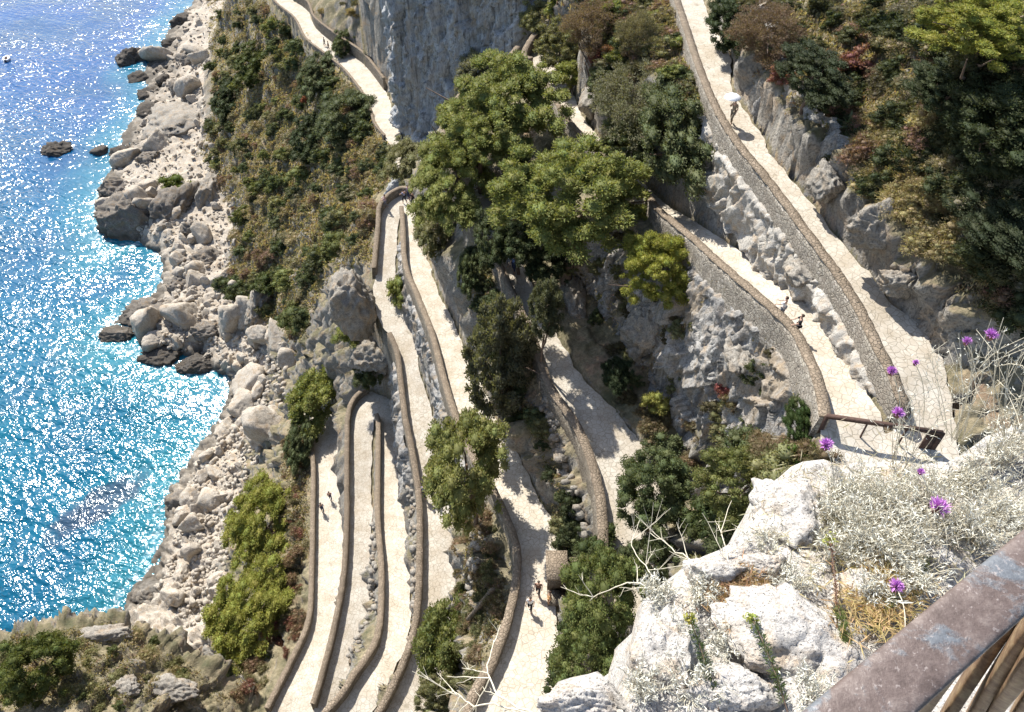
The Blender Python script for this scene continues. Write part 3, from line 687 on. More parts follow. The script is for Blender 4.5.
def wall(pts, label, thick=.5, up=.95, down=3.2, side=1, group=None, cope=True, name='parapet_wall', face='masonry'):
    """pts: inner foot of the wall; side=+1 puts its thickness to the left of the direction of travel"""
    a = line3(pts, .2)
    keep_ = [0]
    for i in range(1, len(a)):
        if np.linalg.norm(a[i, :2] - a[keep_[-1], :2]) > .19: keep_.append(i)
    a = a[keep_]
    T = np.gradient(a, axis=0); T[:, 2] = 0; T /= np.linalg.norm(T, axis=1)[:, None] + 1e-9
    Nn = np.stack([-T[:, 1], T[:, 0], 0 * T[:, 0]], 1) * side
    wob = fbm(a / 1.7, 3)[:, None] * .06
    root = empty(name, a[0]); tag(root, label, 'wall', group, 'thing')
    o0 = a[0]
    def prof(inner, outer, z0, z1, nz):
        rows = []
        for k in range(nz + 1):
            z = z0 + (z1 - z0) * k / nz
            q = a + Nn * inner; q = q + [0, 0, z]; q = q + Nn * (fbm(q / .8, 3)[:, None] * .07); rows.append(q)
        for k in range(nz + 1):
            z = z1 + (z0 - z1) * k / nz
            bat = max(0., (up - z)) * .07
            q = a + Nn * (outer + bat); q = q + [0, 0, z]; q = q + Nn * (fbm(q / .8 + 3, 3)[:, None] * .1); rows.append(q)
        return np.stack(rows, 1)
    v = prof(0, thick, -down, up - (.1 if cope else 0), 5)
    if not cope: v[..., 2] += fbm(v * .9, 3) * .12
    m_, n_ = v.shape[:2]; i = np.arange(m_ * n_).reshape(m_, n_)
    f = np.stack([i[:-1, :-1], i[:-1, 1:], i[1:, 1:], i[1:, :-1]], -1).reshape(-1, 4)
    mb = MB(); mb.add(v.reshape(-1, 3) - o0, f)
    for e in (0, m_ - 1):
        h = n_ // 2; ee = np.stack([i[e, :h - 1], i[e, 1:h], i[e, ::-1][1:h], i[e, ::-1][:h - 1]], -1)
        mb.add(v.reshape(-1, 3) - o0, ee)
    body = mb.build('masonry', M[face], root)
    if cope:
        rows = []; blk = ((PERM[(np.arange(len(a)) // 3 + int(abs(a[0][0]) * 10)) & 4095] % 100) / 100. * .05)[:, None]
        for (c, z) in ((-.05, up - .1), (-.05, up), (thick * .5, up + .03), (thick + .05, up), (thick + .05, up - .1)):
            q = a + Nn * c + [0, 0, z]; q = q + Nn * (fbm(a / .5 + c, 3)[:, None] * .07) + np.array([0, 0, 1.]) * (fbm(a / .55 + c * .3, 3)[:, None] * .075 + blk); rows.append(q)
        v = np.stack(rows, 1) - o0; m_, n_ = v.shape[:2]; i = np.arange(m_ * n_).reshape(m_, n_)
        mb = MB(); mb.add(v.reshape(-1, 3), np.stack([i[:-1, :-1], i[:-1, 1:], i[1:, 1:], i[1:, :-1]], -1).reshape(-1, 4))
        mb.add(v.reshape(-1, 3), [[i[0, 0], i[0, 1], i[0, 3], i[0, 4]], [i[-1, 0], i[-1, 1], i[-1, 3], i[-1, 4]]])
        mb.build('coping', M['coping'], root)
    return root
def sub(ln, which, lo, hi):
    """edge of a lane list between rows lo..hi, smoothed"""
    s = smooth([(r[0], r[1], r[4]) if which == 'o' else (r[2], r[3], r[4]) for r in ln[lo:hi]], 5)
    return [P(*q) for q in s]
# inner (open, lower) side walls; direction of travel decides the side
wall(sub(lane_AB, 'i', 0, 16), 'long brown parapet along the upper right path with a tall rubble face below it', down=1.1, side=-1, face='rubble_wall')
wall(sub(lane_AB, 'o', 19, 32), 'parapet on the open edge of the second path, two people standing at it', down=1.5, side=1, face='rubble_wall')
wall(sub(lane_C, 'l', 0, 0) if False else [P(*q) for q in smooth([(r[0], r[1], r[4]) for r in lane_C], 5)], 'steep battered retaining wall between the shaded path and the pines', down=5.4, side=-1, thick=.6)
wall(sub(lane_DE, 'i', 0, 17), 'curving wall between the two paths that meet at the far hairpin', down=3.6, side=1)
wall(sub(lane_DE, 'o', 17, 24), 'tall rounded wall round the outside of the far hairpin', down=3.0, side=-1, up=1.1)
wall(sub(lane_DE, 'o', 26, 39), 'parapet that starts under the crag and runs down between the middle paths', down=3.0, side=-1)
wall(sub(lane_FG, 'i', 0, 9), 'wall dividing the two lanes of the lower hairpin', down=3.0, side=1)
wall(sub(lane_FG, 'o', 10, 20), 'parapet curving round the lower hairpin and down beside the lowest path', down=3.2, side=-1)
wall([P(*q) for q in smooth([(r[0], r[1], r[4]) for r in lane_H[1:8]], 5)], 'outermost left parapet above the pines, ending in a square block', down=3.0, side=1)
wall([P(*q) for q in smooth([(r[0], r[1], r[4]) for r in lane_far[1:10]], 5)], 'low parapet on the sea side of the distant pale road', down=2.5, side=-1, up=.6, thick=.4)
# ------------------------------------------------------------------ rocks
def ico(sub):
    bm = bmesh.new(); bmesh.ops.create_icosphere(bm, subdivisions=sub, radius=1)
    v = np.array([q.co[:] for q in bm.verts]); f = np.array([[q.index for q in p.verts] for p in bm.faces]); bm.free()
    return v, f
ICO = {k: ico(k) for k in (1, 2, 3, 4, 5)}
def rock_mesh(seed, sub=3, planes=16, rough=.05, flat=1.0, sc=2.2, mat=None, name='rock'):
    r = np.random.default_rng(seed); v, f = ICO[sub]
    n = r.normal(size=(planes, 3)); n /= np.linalg.norm(n, axis=1)[:, None]; d = r.uniform(.55, 1., planes)
    v = v + .16 * np.stack([fbm(v * 1.9 + seed + 9 * q, 4) for q in range(3)], 1)
    dot = v @ n.T; rad = np.where(dot > .05, d[None] / np.maximum(dot, .05), 9).min(1); rad = np.minimum(rad, 1.25)
    p = v * rad[:, None]
    p = p * (1 + rough * 2.2 * fbm(p * sc + seed, 4, True)[:, None] - rough)
    p += v * (perlin(p * 7 + seed) * rough * .5)[:, None]
    p[:, 2] *= flat
    me = mesh_np(name, p, f, mat, False)
    return me
def place_clear(u, v, h):
    """point on the sight line that stands h metres above the land"""
    g = hit([u], [v])[0]
    t1 = (HC - g[2]) / (S2 * (1 + (v - 356) / F))
    for t in np.linspace(t1, t1 * .6, 400):
        p = np.array([t * (u - 512) / F, t * S2 * (1 - (v - 356) / F), HC - t * S2 * (1 + (v - 356) / F)])
        if p[2] - max(float(hz(p[0], p[1])), 0) >= h: return p, t
    return p, t
def fit(u, v, wpx, hpx, t, zr):
    """radii of a body that covers wpx by hpx pixels at distance t, zr = height over width"""
    rx = wpx / 2 * t / F; rz = rx * zr
    e = R(45) + math.atan((v - 356) / F)
    need = hpx / 2 * t / F
    ry2 = need ** 2 - (rz * math.cos(e)) ** 2
    ry = math.sqrt(max(ry2, (.45 * rx) ** 2)) / math.sin(e)
    return rx, min(ry, rx * 2.2), rz
crag_list = [
 (205,262,40,34,'shore_rock','grey block with a dark gap under it at the root of the spit',.7),
 (180,285,34,26,'shore_rock','squat grey boulder on the inner side of the spit',.7),
 (238,318,36,26,'beach_rock','pale wedge of rock in the middle of the boulder field',.7),
 (178,88,26,20,'shore_rock','brown boulder at the top of the upper beach',.8),
 (190,60,28,20,'shore_rock','grey boulder near the top edge of the beach',.7),
 (182,20,26,22,'dark_rock','dark rock at the top of the shore by the frame edge',.7),
 (172,42,22,14,'dark_rock','dark low rock on the waterline above the largest dark one',.6),
 (196,232,34,30,'shore_rock','brown block behind the big layered outcrop',.8),
 (206,330,40,22,'shore_rock','long grey rock along the cove shore',.5),
 (196,500,30,36,'shore_rock','grey brown ledge above the cracked block at the water',.5),
 (214,455,26,20,'beach_rock','pale boulder below the egg shaped one',.7),
 (104,636,60,34,'crag','pale broken rock on the rim of the near bluff',.5),
 (170,690,60,36,'crag','pale rock on the near bluff beside the bottom parapet end',.5),
 (120,690,46,36,'crag','pale rock in the middle of the near bluff',.5),
 (131,61,36,32,'dark_rock','large dark rounded rock on the waterline near the top, biggest of the dark shore rocks',.9),
 (138,79,24,15,'dark_rock','low dark rock just below the largest dark shore rock',.6),
 (163,83,18,12,'dark_rock','dark rock beside the pale rubble at the top of the beach',.7),
 (55,152,40,20,'dark_rock','dark rock standing alone in the sea off the shore',.55),
 (101,152,22,16,'dark_rock','small dark rock at the tip of the shore nearest the lone sea rock',.6),
 (120,156,30,20,'dark_rock','dark rock with wet foot between two shore rocks at the headland',.6),
 (150,112,30,22,'dark_rock','dark jagged rock at the seaward side of the pale slab',.6),
 (146,98,24,18,'dark_rock','dark rock between the pale slab and the water',.7),
 (176,120,76,58,'crag','broad pale tilted slab on the upper beach',.45),
 (116,187,42,28,'shore_rock','rounded grey rock at the headland above the dark cliff foot',.7),
 (130,216,86,70,'shore_rock','big layered brown outcrop jutting into the sea',.85),
 (172,205,52,60,'shore_rock','split outcrop with a black cleft below the green bushes',.8),
 (210,196,32,54,'crag','upright pale pillar of rock at the foot of the bushes',1.5),
 (148,160,34,24,'shore_rock','grey boulder beside the dark headland rocks',.7),
 (120,336,42,20,'shore_rock','pointed low rock at the tip of the spit',.5),
 (165,356,56,26,'dark_rock','dark undercut rock along the south edge of the spit',.5),
 (196,366,44,20,'dark_rock','dark rock hanging over the small cove',.5),
 (150,312,60,28,'shore_rock','pale ribbed rock on the crest of the spit',.4),
 (225,432,26,30,'beach_rock','single pale egg shaped boulder alone on the beach',.8),
 (178,500,28,24,'shore_rock','cracked block at the water below the egg shaped boulder',.7),
 (152,590,52,34,'crag','long slanting grey slab at the bottom of the beach',.35),
 (182,574,20,30,'beach_rock','upright pale block beside the slanting grey slab',1.1),
 (262,308,36,60,'crag','leaning pale cliff block above the beach boulders',1.2),
 (350,302,60,92,'crag','tall pale pinnacle of rock leaning over the upper middle path',1.7),
 (375,366,50,58,'crag','cliff block standing over the lower hairpin',1.1),
 (574,300,34,110,'crag','narrow sunlit rib of rock running down the shaded cliff',1.3),
 (590,105,26,46,'crag','pale rib of rock between the pines and the dry slope',1.6),
 (500,180,40,40,'crag','pale rock showing between the pine crowns',1.0),
 (650,330,60,70,'crag','blocky grey buttress below the bright round pine',1.2),
 (745,350,40,70,'crag','grey buttress under the second path near the two people',1.2),
 (870,238,60,40,'crag','crumbling grey rock at the foot of the shaded bank beside the upper path',1.0),
 (820,200,36,50,'crag','blue grey rock face beside the upper path below the agaves',1.3),
 (900,285,52,34,'crag','knobbly pale rock beside the wide part of the upper path',.8),
 (800,275,40,44,'crag','pale rubble outcrop between the two upper paths',.9),
]
for k, (u, v, wp, hp, mt, lab, zr) in enumerate(crag_list):
    g = hit([u], [v])[0]; t = (HC - g[2]) / (S2 * (1 + (v - 356) / F))
    if u == 350: g = P(350, 300, 56.5); t = depth_of(350, 300, 56.5)
    rx, ry, rz = fit(u, v, wp, hp, t, zr)
    me = rock_mesh(100 + k, 5 if wp > 30 else 4, 34, .12, 1, 3.2, M[mt])
    o = link('rock', me); o.location = V(g + np.array([0, 0, -.15 * rz])); o.scale = (rx * 1.08, ry, rz); o.rotation_euler = (0, 0, 0)
    tag(o, lab, 'rock', None, 'thing')
def inpoly(x, y, poly):
    poly = np.array(poly, float); c = np.zeros(x.shape, bool); j = len(poly) - 1
    for i in range(len(poly)):
        xi, yi = poly[i]; xj, yj = poly[j]
        c ^= ((yi > y) != (yj > y)) & (x < (xj - xi) * (y - yi) / (yj - yi + 1e-9) + xi); j = i
    return c
def scatter(poly, n, seed, road=True):
    r = np.random.default_rng(seed); pl = np.array(poly); out = np.zeros((0, 2))
    while len(out) < n:
        q = r.uniform(pl.min(0), pl.max(0), (n * 3, 2)); q = q[inpoly(q[:, 0], q[:, 1], poly)]; out = np.concatenate([out, q])
    out = out[:n]; h = hit(out[:, 0], out[:, 1]); ok = ~np.isnan(h[:, 0])
    if road: ok &= rmask(h[:, 0], h[:, 1]) < .5
    return out[ok], h[ok]
beach = [(205,-5),(178,20),(155,60),(150,110),(118,165),(105,240),(165,240),(180,285),(130,320),(150,350),(215,360),(236,380),(228,420),(195,470),(180,520),(160,590),(190,630),(222,600),(235,520),(262,450),(285,400),(290,350),(262,320),(232,280),(246,215),(222,170),(205,110),(212,40)]
protos = [rock_mesh(300 + i, 4, 10, .055, .8, 2.6, M['beach_rock'], 'boulder') for i in range(8)]
px, hp = scatter(beach, 240, 5, False); r = np.random.default_rng(8)
for i in range(len(px)):
    s = min(4.6, .75 * r.pareto(1.7) + .6)
    o = link('boulder', protos[i % 8]); o.location = V(hp[i] + [0, 0, s * .1]); o.scale = (s * r.uniform(.8, 1.3), s * r.uniform(.8, 1.3), s * r.uniform(.7, 1.1)); o.rotation_euler = (r.uniform(0, 6), r.uniform(0, 6), r.uniform(0, 6))
    tag(o, 'pale limestone boulder lying among the rubble of the beach', 'boulder', 'pale boulders strewn over the beach', 'thing')
mb = MB(); px, hp = scatter(beach, 2600, 6, False)
sm_ = [rock_mesh(400 + i, 1, 8, .05, .8) for i in range(4)]
smv = [(np.array([v.co[:] for v in m.vertices]), np.array([p.vertices[:] for p in m.polygons])) for m in sm_]
for i in range(len(px)):
    v, f = smv[i % 4]; s = r.uniform(.2, .62); a = r.uniform(0, 6.3); c_, s_ = math.cos(a), math.sin(a)
    mb.add(v @ np.array([[c_, s_, 0], [-s_, c_, 0], [0, 0, 1]]) * s * r.uniform(.7, 1.3, 3) + hp[i], f)
tag(mb.build('beach_rubble', M['beach_rock']), 'small pale stones covering the beach between the boulders', 'rubble', None, 'stuff')
for m in sm_: bpy.data.meshes.remove(m)
# rubble along the foot of the path walls
mb = MB(); lines = [[(430,430),(437,560),(440,600)],[(372,470),(376,530),(372,600),(350,655)],[(408,450),(412,520),(414,590),(408,640)],[(392,240),(396,290)],[(780,270),(860,390)],[(545,400),(560,460),(585,540)],[(455,480),(480,520),(470,600)],[(420,330),(432,380)]]
for ln in lines:
    a = np.array(ln, float); q = np.concatenate([a[i] + (a[i + 1] - a[i]) * np.linspace(0, 1, 60)[:, None] for i in range(len(a) - 1)])
    q = q + r.normal(size=q.shape) * [3, 4]; h = hit(q[:, 0], q[:, 1])
    for p in h:
        if rmask(p[0], p[1]) > .75: continue
        v, f = smv[r.integers(4)]; mb.add(v * r.uniform(.12, .4) * r.uniform(.7, 1.3, 3) + p, f)
tag(mb.build('wall_rubble', M['crag']), 'loose pale rubble along the banks between the paths', 'rubble', None, 'stuff')

# ------------------------------------------------------------------ foliage
def leaf_quads(c, d, L, W, r):
    """blades: centre c, direction d, length L, width W"""
    n = len(c); s = np.cross(d, r.normal(size=(n, 3))); s /= np.linalg.norm(s, axis=1)[:, None] + 1e-9
    L = np.broadcast_to(L, (n,))[:, None]; W = np.broadcast_to(W, (n,))[:, None]
    a = c - d * L / 2; b = c + d * L / 2; m = c + d * L * .08
    v = np.stack([a, m + s * W / 2, b, m - s * W / 2], 1).reshape(-1, 3)
    return v, np.arange(n * 4).reshape(n, 4)
def crown_mesh(seed, nclump, per, shape='dome', L=.07, W=.03, cr=.17, core=.72, hollow=.45, name='crown', mat='foliage'):
    r = np.random.default_rng(seed); C_ = []
    while len(C_) < nclump:
        d = r.normal(size=3); d /= np.linalg.norm(d)
        if shape == 'dome':
            if d[2] < -.25: continue
            R_ = r.uniform(hollow, .97); 
        elif shape == 'cone':
            R_ = r.uniform(.3, .95)
        else:
            if d[2] < -.6: continue
            R_ = r.uniform(hollow, .95)
        p = d * R_
        # lobes: keep the outline uneven
        if R_ > .68 and perlin(np.array([d * 2.1 + seed]))[0] < -.12 and shape != 'cone': p = p * .8
        if shape == 'cone': p[:2] *= (1 - .62 * (p[2] + 1) / 2) * 1.15
        if all(np.linalg.norm(p - q) > cr * .62 for q in C_) or r.random() < .04: C_.append(p)
    C_ = np.array(C_); cs = cr * r.uniform(.5, 1.4, len(C_))
    mb = MB()
    for c, s in zip(C_, cs):
        n = int(per * (s / cr) ** 2); d = r.normal(size=(n, 3)); d /= np.linalg.norm(d, axis=1)[:, None]
        up = c / (np.linalg.norm(c) + .01) * .35 + np.array([0, 0, .35])
        q = c + d * (s * r.uniform(.55, 1.12, n))[:, None] * [1, 1, .72]
        dd = d + up + r.normal(size=(n, 3)) * .45; dd /= np.linalg.norm(dd, axis=1)[:, None]
        v, f = leaf_quads(q, dd, L * r.uniform(.6, 1.3, n), W * r.uniform(.7, 1.3, n), r); mb.add(v, f)
        if core:
            iv, jf = ICO[1]; vv = iv * s * core * [1, 1, .68] * (1 + .3 * perlin(iv * 2 + c * 9)[:, None]) + c; mb.add(vv, jf)
    return mb.mesh(name, M[mat])
CR = {
 'pine':   [crown_mesh(11 + i, 170, 260, 'dome', .046, .019, .115, .74) for i in range(3)],
 'pine_s': [crown_mesh(31 + i, 70, 190, 'dome', .078, .034, .18, .74) for i in range(3)],
 'round':  [crown_mesh(21 + i, 135, 190, 'round', .045, .028, .145, .74) for i in range(3)],
 'cedar':  [crown_mesh(41, 170, 150, 'cone', .055, .026, .12, .65)],
 'wisp':   [crown_mesh(71 + i, 150, 210, 'round', .055, .016, .15, 0) for i in range(2)],
 'bush':   [crown_mesh(51 + i, 28, 100, 'dome', .11, .065, .29, .72, .35) for i in range(4)],
 'dry':    [crown_mesh(61 + i, 24, 120, 'dome', .13, .035, .32, .5, .3) for i in range(4)],
}
def trunk(root, base, top, rad, seed, crown_r):
    r = np.random.default_rng(seed); mb = MB(); b = np.zeros(3); tp = top - base
    n = 7; t = np.linspace(0, 1, n)[:, None]
    path = b + tp * t + np.concatenate([np.zeros((1, 3)), np.cumsum(r.normal(size=(n - 1, 3)) * .05 * np.linalg.norm(tp), axis=0) * [1, 1, .2]]) * (1 - t)
    path[0] -= [0, 0, .6]
    mb.tube(path, rad * (1 - .6 * t[:, 0]), 7)
    for k in range(6):
        i = r.integers(2, n - 1); s = path[i]; e = tp + r.normal(size=3) * crown_r * [.6, .6, .25]
        m_ = (s + e) / 2 + r.normal(size=3) * .15 * crown_r
        mb.tube([s, m_, e], [rad * .45, rad * .3, rad * .1], 5)
    o = mb.build('trunk', M['bark'], root, True)
    return o
def tree(u, v, wp, hp, h, kind, colr, label, cat='tree', name='pine_tree', zr=.62, vi=0, lean=(0, 0)):
    p, t = place_clear(u, v, h)
    rx, ry, rz = fit(u, v, wp, hp, t, zr)
    bx, by = p[0] + lean[0], p[1] + lean[1]
    base = np.array([bx, by, float(hz(bx, by))])
    root = empty(name, base); tag(root, label, cat, None, 'thing')
    cm = CR[kind][vi % len(CR[kind])]
    c = link('crown', cm, root); c.location = V(p - base - [0, 0, rz * .25]); c.scale = (rx * 1.03, ry, rz * 1.15)
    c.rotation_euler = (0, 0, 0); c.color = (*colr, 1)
    trunk(root, base, p - [0, 0, rz * .3], max(.10, rx * .07), int(u * 7 + v), rx * .8)
    return root
PG = (.20, .215, .070); PD = (.10, .13, .045); PB = (.245, .25, .06); OL = (.18, .175, .088); DG = (.092, .108, .052); GG = (.19, .185, .125); YG = (.25, .24, .07)
T = tree
T(508,100,120,110,7,'pine',PG,'broad light green pine covering the path below the grey cliff',vi=0)
T(572,188,164,136,9,'pine',PG,'largest umbrella pine with layered crown in the middle of the slope',vi=1)
T(452,176,86,100,6,'pine',PG,'loose pine right beside the far hairpin',vi=2)
T(480,132,96,84,7,'pine',PG,'pine crown wedged between the two broadest pines',vi=0)
T(437,218,50,90,3.5,'round',OL,'dull olive tree hanging beside the path right of the far hairpin',name='olive_tree',vi=0,zr=.9)
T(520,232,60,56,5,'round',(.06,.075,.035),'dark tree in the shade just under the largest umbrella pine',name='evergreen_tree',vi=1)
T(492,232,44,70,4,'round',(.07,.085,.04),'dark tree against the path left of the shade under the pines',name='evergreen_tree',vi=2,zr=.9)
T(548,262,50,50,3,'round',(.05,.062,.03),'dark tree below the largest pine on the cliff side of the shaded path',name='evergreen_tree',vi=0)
T(620,215,60,40,3,'pine_s',PG,'small pine filling the right end of the largest crown',vi=1)
T(455,115,50,40,4,'pine_s',PG,'small pine against the cliff above the loose pine',vi=2)
T(546,300,46,74,7.5,'cedar',(.10,.105,.06),'ragged dark tree leaning over the shaded path beside the rib of rock',name='cypress_tree',zr=1.3)
T(402,158,44,50,3,'pine_s',OL,'small thin pine at the end of the distant road',vi=1)
T(482,76,64,64,4,'round',GG,'grey green round tree against the foot of the grey cliff',name='oak_tree',vi=1,zr=.8)
T(560,42,60,44,3,'round',OL,'olive tree above the two ends of brown wall near the top',name='olive_tree',vi=2,zr=.8)
T(572,74,48,34,2.5,'pine_s',PG,'low pine beside the pale bend near the top',vi=2)
T(662,264,86,84,3.5,'pine',PB,'bright round yellow green pine on the edge of the second path',vi=2,zr=.8)
T(316,396,60,72,4,'pine_s',PG,'pine on the cliff edge shading the start of the lowest path',vi=0,zr=.8)
T(300,440,34,60,3,'round',DG,'dark bush shaped tree below the cliff edge pine',name='evergreen_tree',vi=1,zr=.9)
T(263,520,76,108,5,'pine',PB,'rounded bright pine left of the lowest path, upper of the two',vi=0,zr=.7)
T(250,608,88,116,5,'pine',PB,'rounded bright pine left of the lowest path, lower of the two',vi=1,zr=.7)
T(232,655,44,60,3,'round',DG,'dark small tree in the shade at the foot of the lower rounded pine',name='evergreen_tree',vi=0)
T(466,456,92,136,10,'round',(.19,.195,.07),'tall dull green pine standing between the two middle paths',vi=0,zr=1.0)
T(500,344,100,138,10,'cedar',(.13,.13,.085),'ragged grey green cypress with dark gaps in the centre',name='cypress_tree',zr=1.5)
T(470,270,30,70,3,'round',DG,'dark narrow tree at the right edge of the far sunlit path',name='evergreen_tree',vi=1,zr=1.2)
T(352,325,38,42,2.0,'pine_s',PG,'small light pine growing on the side of the pinnacle',vi=1,zr=.7)
T(368,358,44,58,2.0,'round',DG,'dark bush shaped tree hanging under the pinnacle above the lower hairpin',name='evergreen_tree',vi=2,zr=.9)
T(398,290,24,40,1.2,'bush',PG,'small green pine between the two paths next to the pinnacle',vi=1,zr=1.)
T(345,40,28,32,2.5,'round',DG,'round dark tree standing alone on the far road wall',name='evergreen_tree',vi=0,zr=.9)
T(655,488,90,92,5,'round',(.10,.12,.055),'dense grey green tree beside the shaded path',name='evergreen_tree',vi=1,zr=.8)
T(742,482,104,92,4.5,'round',(.14,.15,.055),'wide olive green tree behind the near white rocks',name='evergreen_tree',vi=2,zr=.7)
T(605,590,90,120,5,'round',(.125,.145,.05),'tall dense green tree beside the walkers in the shade, upper part sunlit',name='evergreen_tree',vi=0,zr=1.)
T(590,668,90,100,5,'round',(.12,.14,.05),'dense green tree at the bottom above the near white rock',name='evergreen_tree',vi=2,zr=.9)
T(650,560,60,70,4,'round',DG,'dark tree in the gap between the two dense green trees',name='evergreen_tree',vi=0,zr=.9)
T(448,640,74,104,4.5,'pine_s',(.15,.165,.06),'bushy pine between the bottom walls of the middle paths',vi=0,zr=1.)
T(440,695,60,46,2.5,'round',OL,'olive bush shaped tree cut by the bottom edge left of the twig',name='olive_tree',vi=1,zr=.8)
T(800,425,32,70,3,'round',(.05,.075,.025),'dark upright tree against the wall under the gate',name='evergreen_tree',vi=1,zr=1.3)
T(803,455,34,36,1.5,'bush',(.09,.14,.03),'fresh green low tree at the foot of the dark upright one',name='evergreen_tree',vi=2,zr=1.)
T(630,142,70,64,3,'round',(.10,.115,.055),'mid green shrubby tree at the foot of the greyish feathery one',name='evergreen_tree',vi=2,zr=.8)
T(594,22,62,56,3,'wisp',(.18,.13,.09),'brown feathery tree on the steep rock above the pale bend',name='dry_tree',vi=1,zr=.8)
T(540,14,44,40,3,'round',OL,'olive tree on the right shoulder of the grey cliff',name='olive_tree',vi=0,zr=.8)
T(606,82,44,44,2.5,'round',(.10,.115,.055),'small green tree on the rocks left of the greyish feathery one',name='evergreen_tree',vi=1,zr=.8)
T(640,30,50,40,2.5,'wisp',(.17,.15,.09),'small straw green tree high on the dry slope',name='dry_tree',vi=0,zr=.8)
T(985,25,130,70,5,'pine',PB,'bright pine crown in the top right corner',vi=0,zr=.5)
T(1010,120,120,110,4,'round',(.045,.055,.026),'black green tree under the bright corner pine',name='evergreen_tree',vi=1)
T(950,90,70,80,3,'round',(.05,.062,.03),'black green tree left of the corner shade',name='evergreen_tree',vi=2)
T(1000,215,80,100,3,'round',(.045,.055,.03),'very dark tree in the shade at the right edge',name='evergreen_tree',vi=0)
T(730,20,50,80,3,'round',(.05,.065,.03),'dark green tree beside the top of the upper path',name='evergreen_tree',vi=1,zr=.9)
T(768,28,70,66,3,'wisp',(.17,.12,.085),'brown dry tree above the bank of the upper path',name='dry_tree',vi=1,zr=.8)
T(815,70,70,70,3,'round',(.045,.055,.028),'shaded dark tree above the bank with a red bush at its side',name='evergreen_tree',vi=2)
T(640,95,96,96,3,'wisp',(.17,.165,.10),'greyish feathery tree on the dry slope between the upper paths',name='tamarisk_tree',vi=0,zr=.7)
T(682,122,96,116,3.5,'round',(.11,.125,.06),'large dense shrub like tree overhanging the upper path wall',name='evergreen_tree',vi=1,zr=.8)
T(345,110,60,60,3,'round',DG,'dense dark tree left of the bend of the distant road',name='evergreen_tree',vi=0)
T(318,72,44,56,3,'round',DG,'dense dark tree under the distant road upper bend',name='evergreen_tree',vi=1)
T(310,135,50,50,3,'round',(.05,.065,.03),'dense dark tree in the middle of the sea slope',name='evergreen_tree',vi=2)
T(255,60,50,46,2.5,'round',(.08,.095,.03),'light olive tree at the beach side of the sea slope',name='evergreen_tree',vi=2)
T(232,95,40,50,2.5,'round',(.05,.065,.03),'dark tree directly above the pale tilted slab',name='evergreen_tree',vi=1)
T(175,185,32,26,1.5,'bush',(.11,.13,.03),'yellow green low tree on the outcrop with the black cleft',name='evergreen_tree',vi=1)
T(35,662,84,80,3.5,'round',(.10,.115,.035),'dark green tree on the near bluff at the bottom left',name='evergreen_tree',vi=0,zr=.8)
T(300,312,34,40,2,'bush',(.09,.10,.035),'pair of low olive crowns left of the pinnacle',name='evergreen_tree',vi=3)
T(268,282,34,34,2,'bush',(.07,.085,.03),'low green tree above the leaning cliff block',name='evergreen_tree',vi=0)
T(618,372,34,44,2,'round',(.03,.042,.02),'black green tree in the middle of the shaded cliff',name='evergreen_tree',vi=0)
T(655,402,30,28,1.2,'bush',YG,'small yellow green tree at the foot of the shaded cliff',name='evergreen_tree',vi=1)

def shrubs(poly, n, seed, kind, cols, size, label, group, name, cat='bush', zr=.75):
    r = np.random.default_rng(seed); px, hp = scatter(poly, n, seed + 1000)
    for i in range(len(px)):
        s = r.uniform(*size); o = link(name, CR[kind][i % 4]); o.location = V(hp[i] + [0, 0, s * .12]); o.rotation_euler = (0, 0, r.uniform(0, 6.3))
        o.scale = (s * r.uniform(.85, 1.25), s * r.uniform(.85, 1.2), s * zr * r.uniform(.8, 1.25))
        c = np.array(cols[r.integers(len(cols))]) * r.uniform(.8, 1.2); o.color = (*c, 1)
        tag(o, label, cat, group, 'thing')
slopeL = [(208,0),(272,0),(300,30),(335,70),(392,130),(395,175),(372,200),(372,262),(330,268),(300,345),(262,318),(226,292),(238,214),(200,150),(214,110)]
shrubs(slopeL, 190, 1, 'bush', (DG, DG, (.085,.10,.045), OL, (.15,.16,.06), (.10,.11,.06)), (1.0, 3.2), 'green bush in the thick scrub of the slope above the sea', 'green bushes on the slope above the sea', 'mastic_bush')
shrubs(slopeL, 150, 2, 'dry', ((.28,.24,.16), (.30,.25,.16), (.22,.15,.11), (.22,.20,.13)), (.8, 2.2), 'dry brown bush in the scrub of the slope above the sea', 'dry bushes on the slope above the sea', 'heather_bush')
slopeM = [(530,0),(668,0),(690,80),(715,150),(712,172),(660,172),(600,118),(560,66)]
shrubs(slopeM, 130, 3, 'dry', ((.19,.13,.095), (.22,.15,.11), (.20,.17,.11), (.15,.14,.08)), (.6, 1.7), 'reddish dry bush on the slope between the upper paths', 'reddish dry bushes between the upper paths', 'spurge_bush')
shrubs(slopeM, 80, 4, 'bush', (OL, (.07,.085,.04), PG), (.7, 1.6), 'olive bush on the slope between the upper paths', 'olive bushes between the upper paths', 'myrtle_bush')
slopeR = [(718,0),(1024,0),(1024,330),(960,285),(900,262),(850,215),(800,150),(760,90)]
shrubs(slopeR, 180, 5, 'bush', ((.055,.065,.034), (.065,.075,.038), (.10,.10,.05)), (.7, 1.6), 'dark green bush on the shaded bank right of the upper path', 'dark bushes on the shaded right bank', 'laurel_bush')
shrubs(slopeR, 130, 6, 'dry', ((.22,.19,.12), (.25,.21,.12), (.20,.13,.10), (.17,.155,.11)), (.6, 1.5), 'dry straw coloured bush on the shaded bank right of the upper path', 'straw coloured bushes on the shaded right bank', 'broom_bush')
shrubs([(845,120),(940,120),(930,280),(860,230),(830,170)], 75, 7, 'dry', ((.32,.27,.15), (.27,.22,.12)), (.6, 1.4), 'pale feathery bush in the sunlit gully of the right bank', 'pale feathery bushes in the right gully', 'dry_bush')
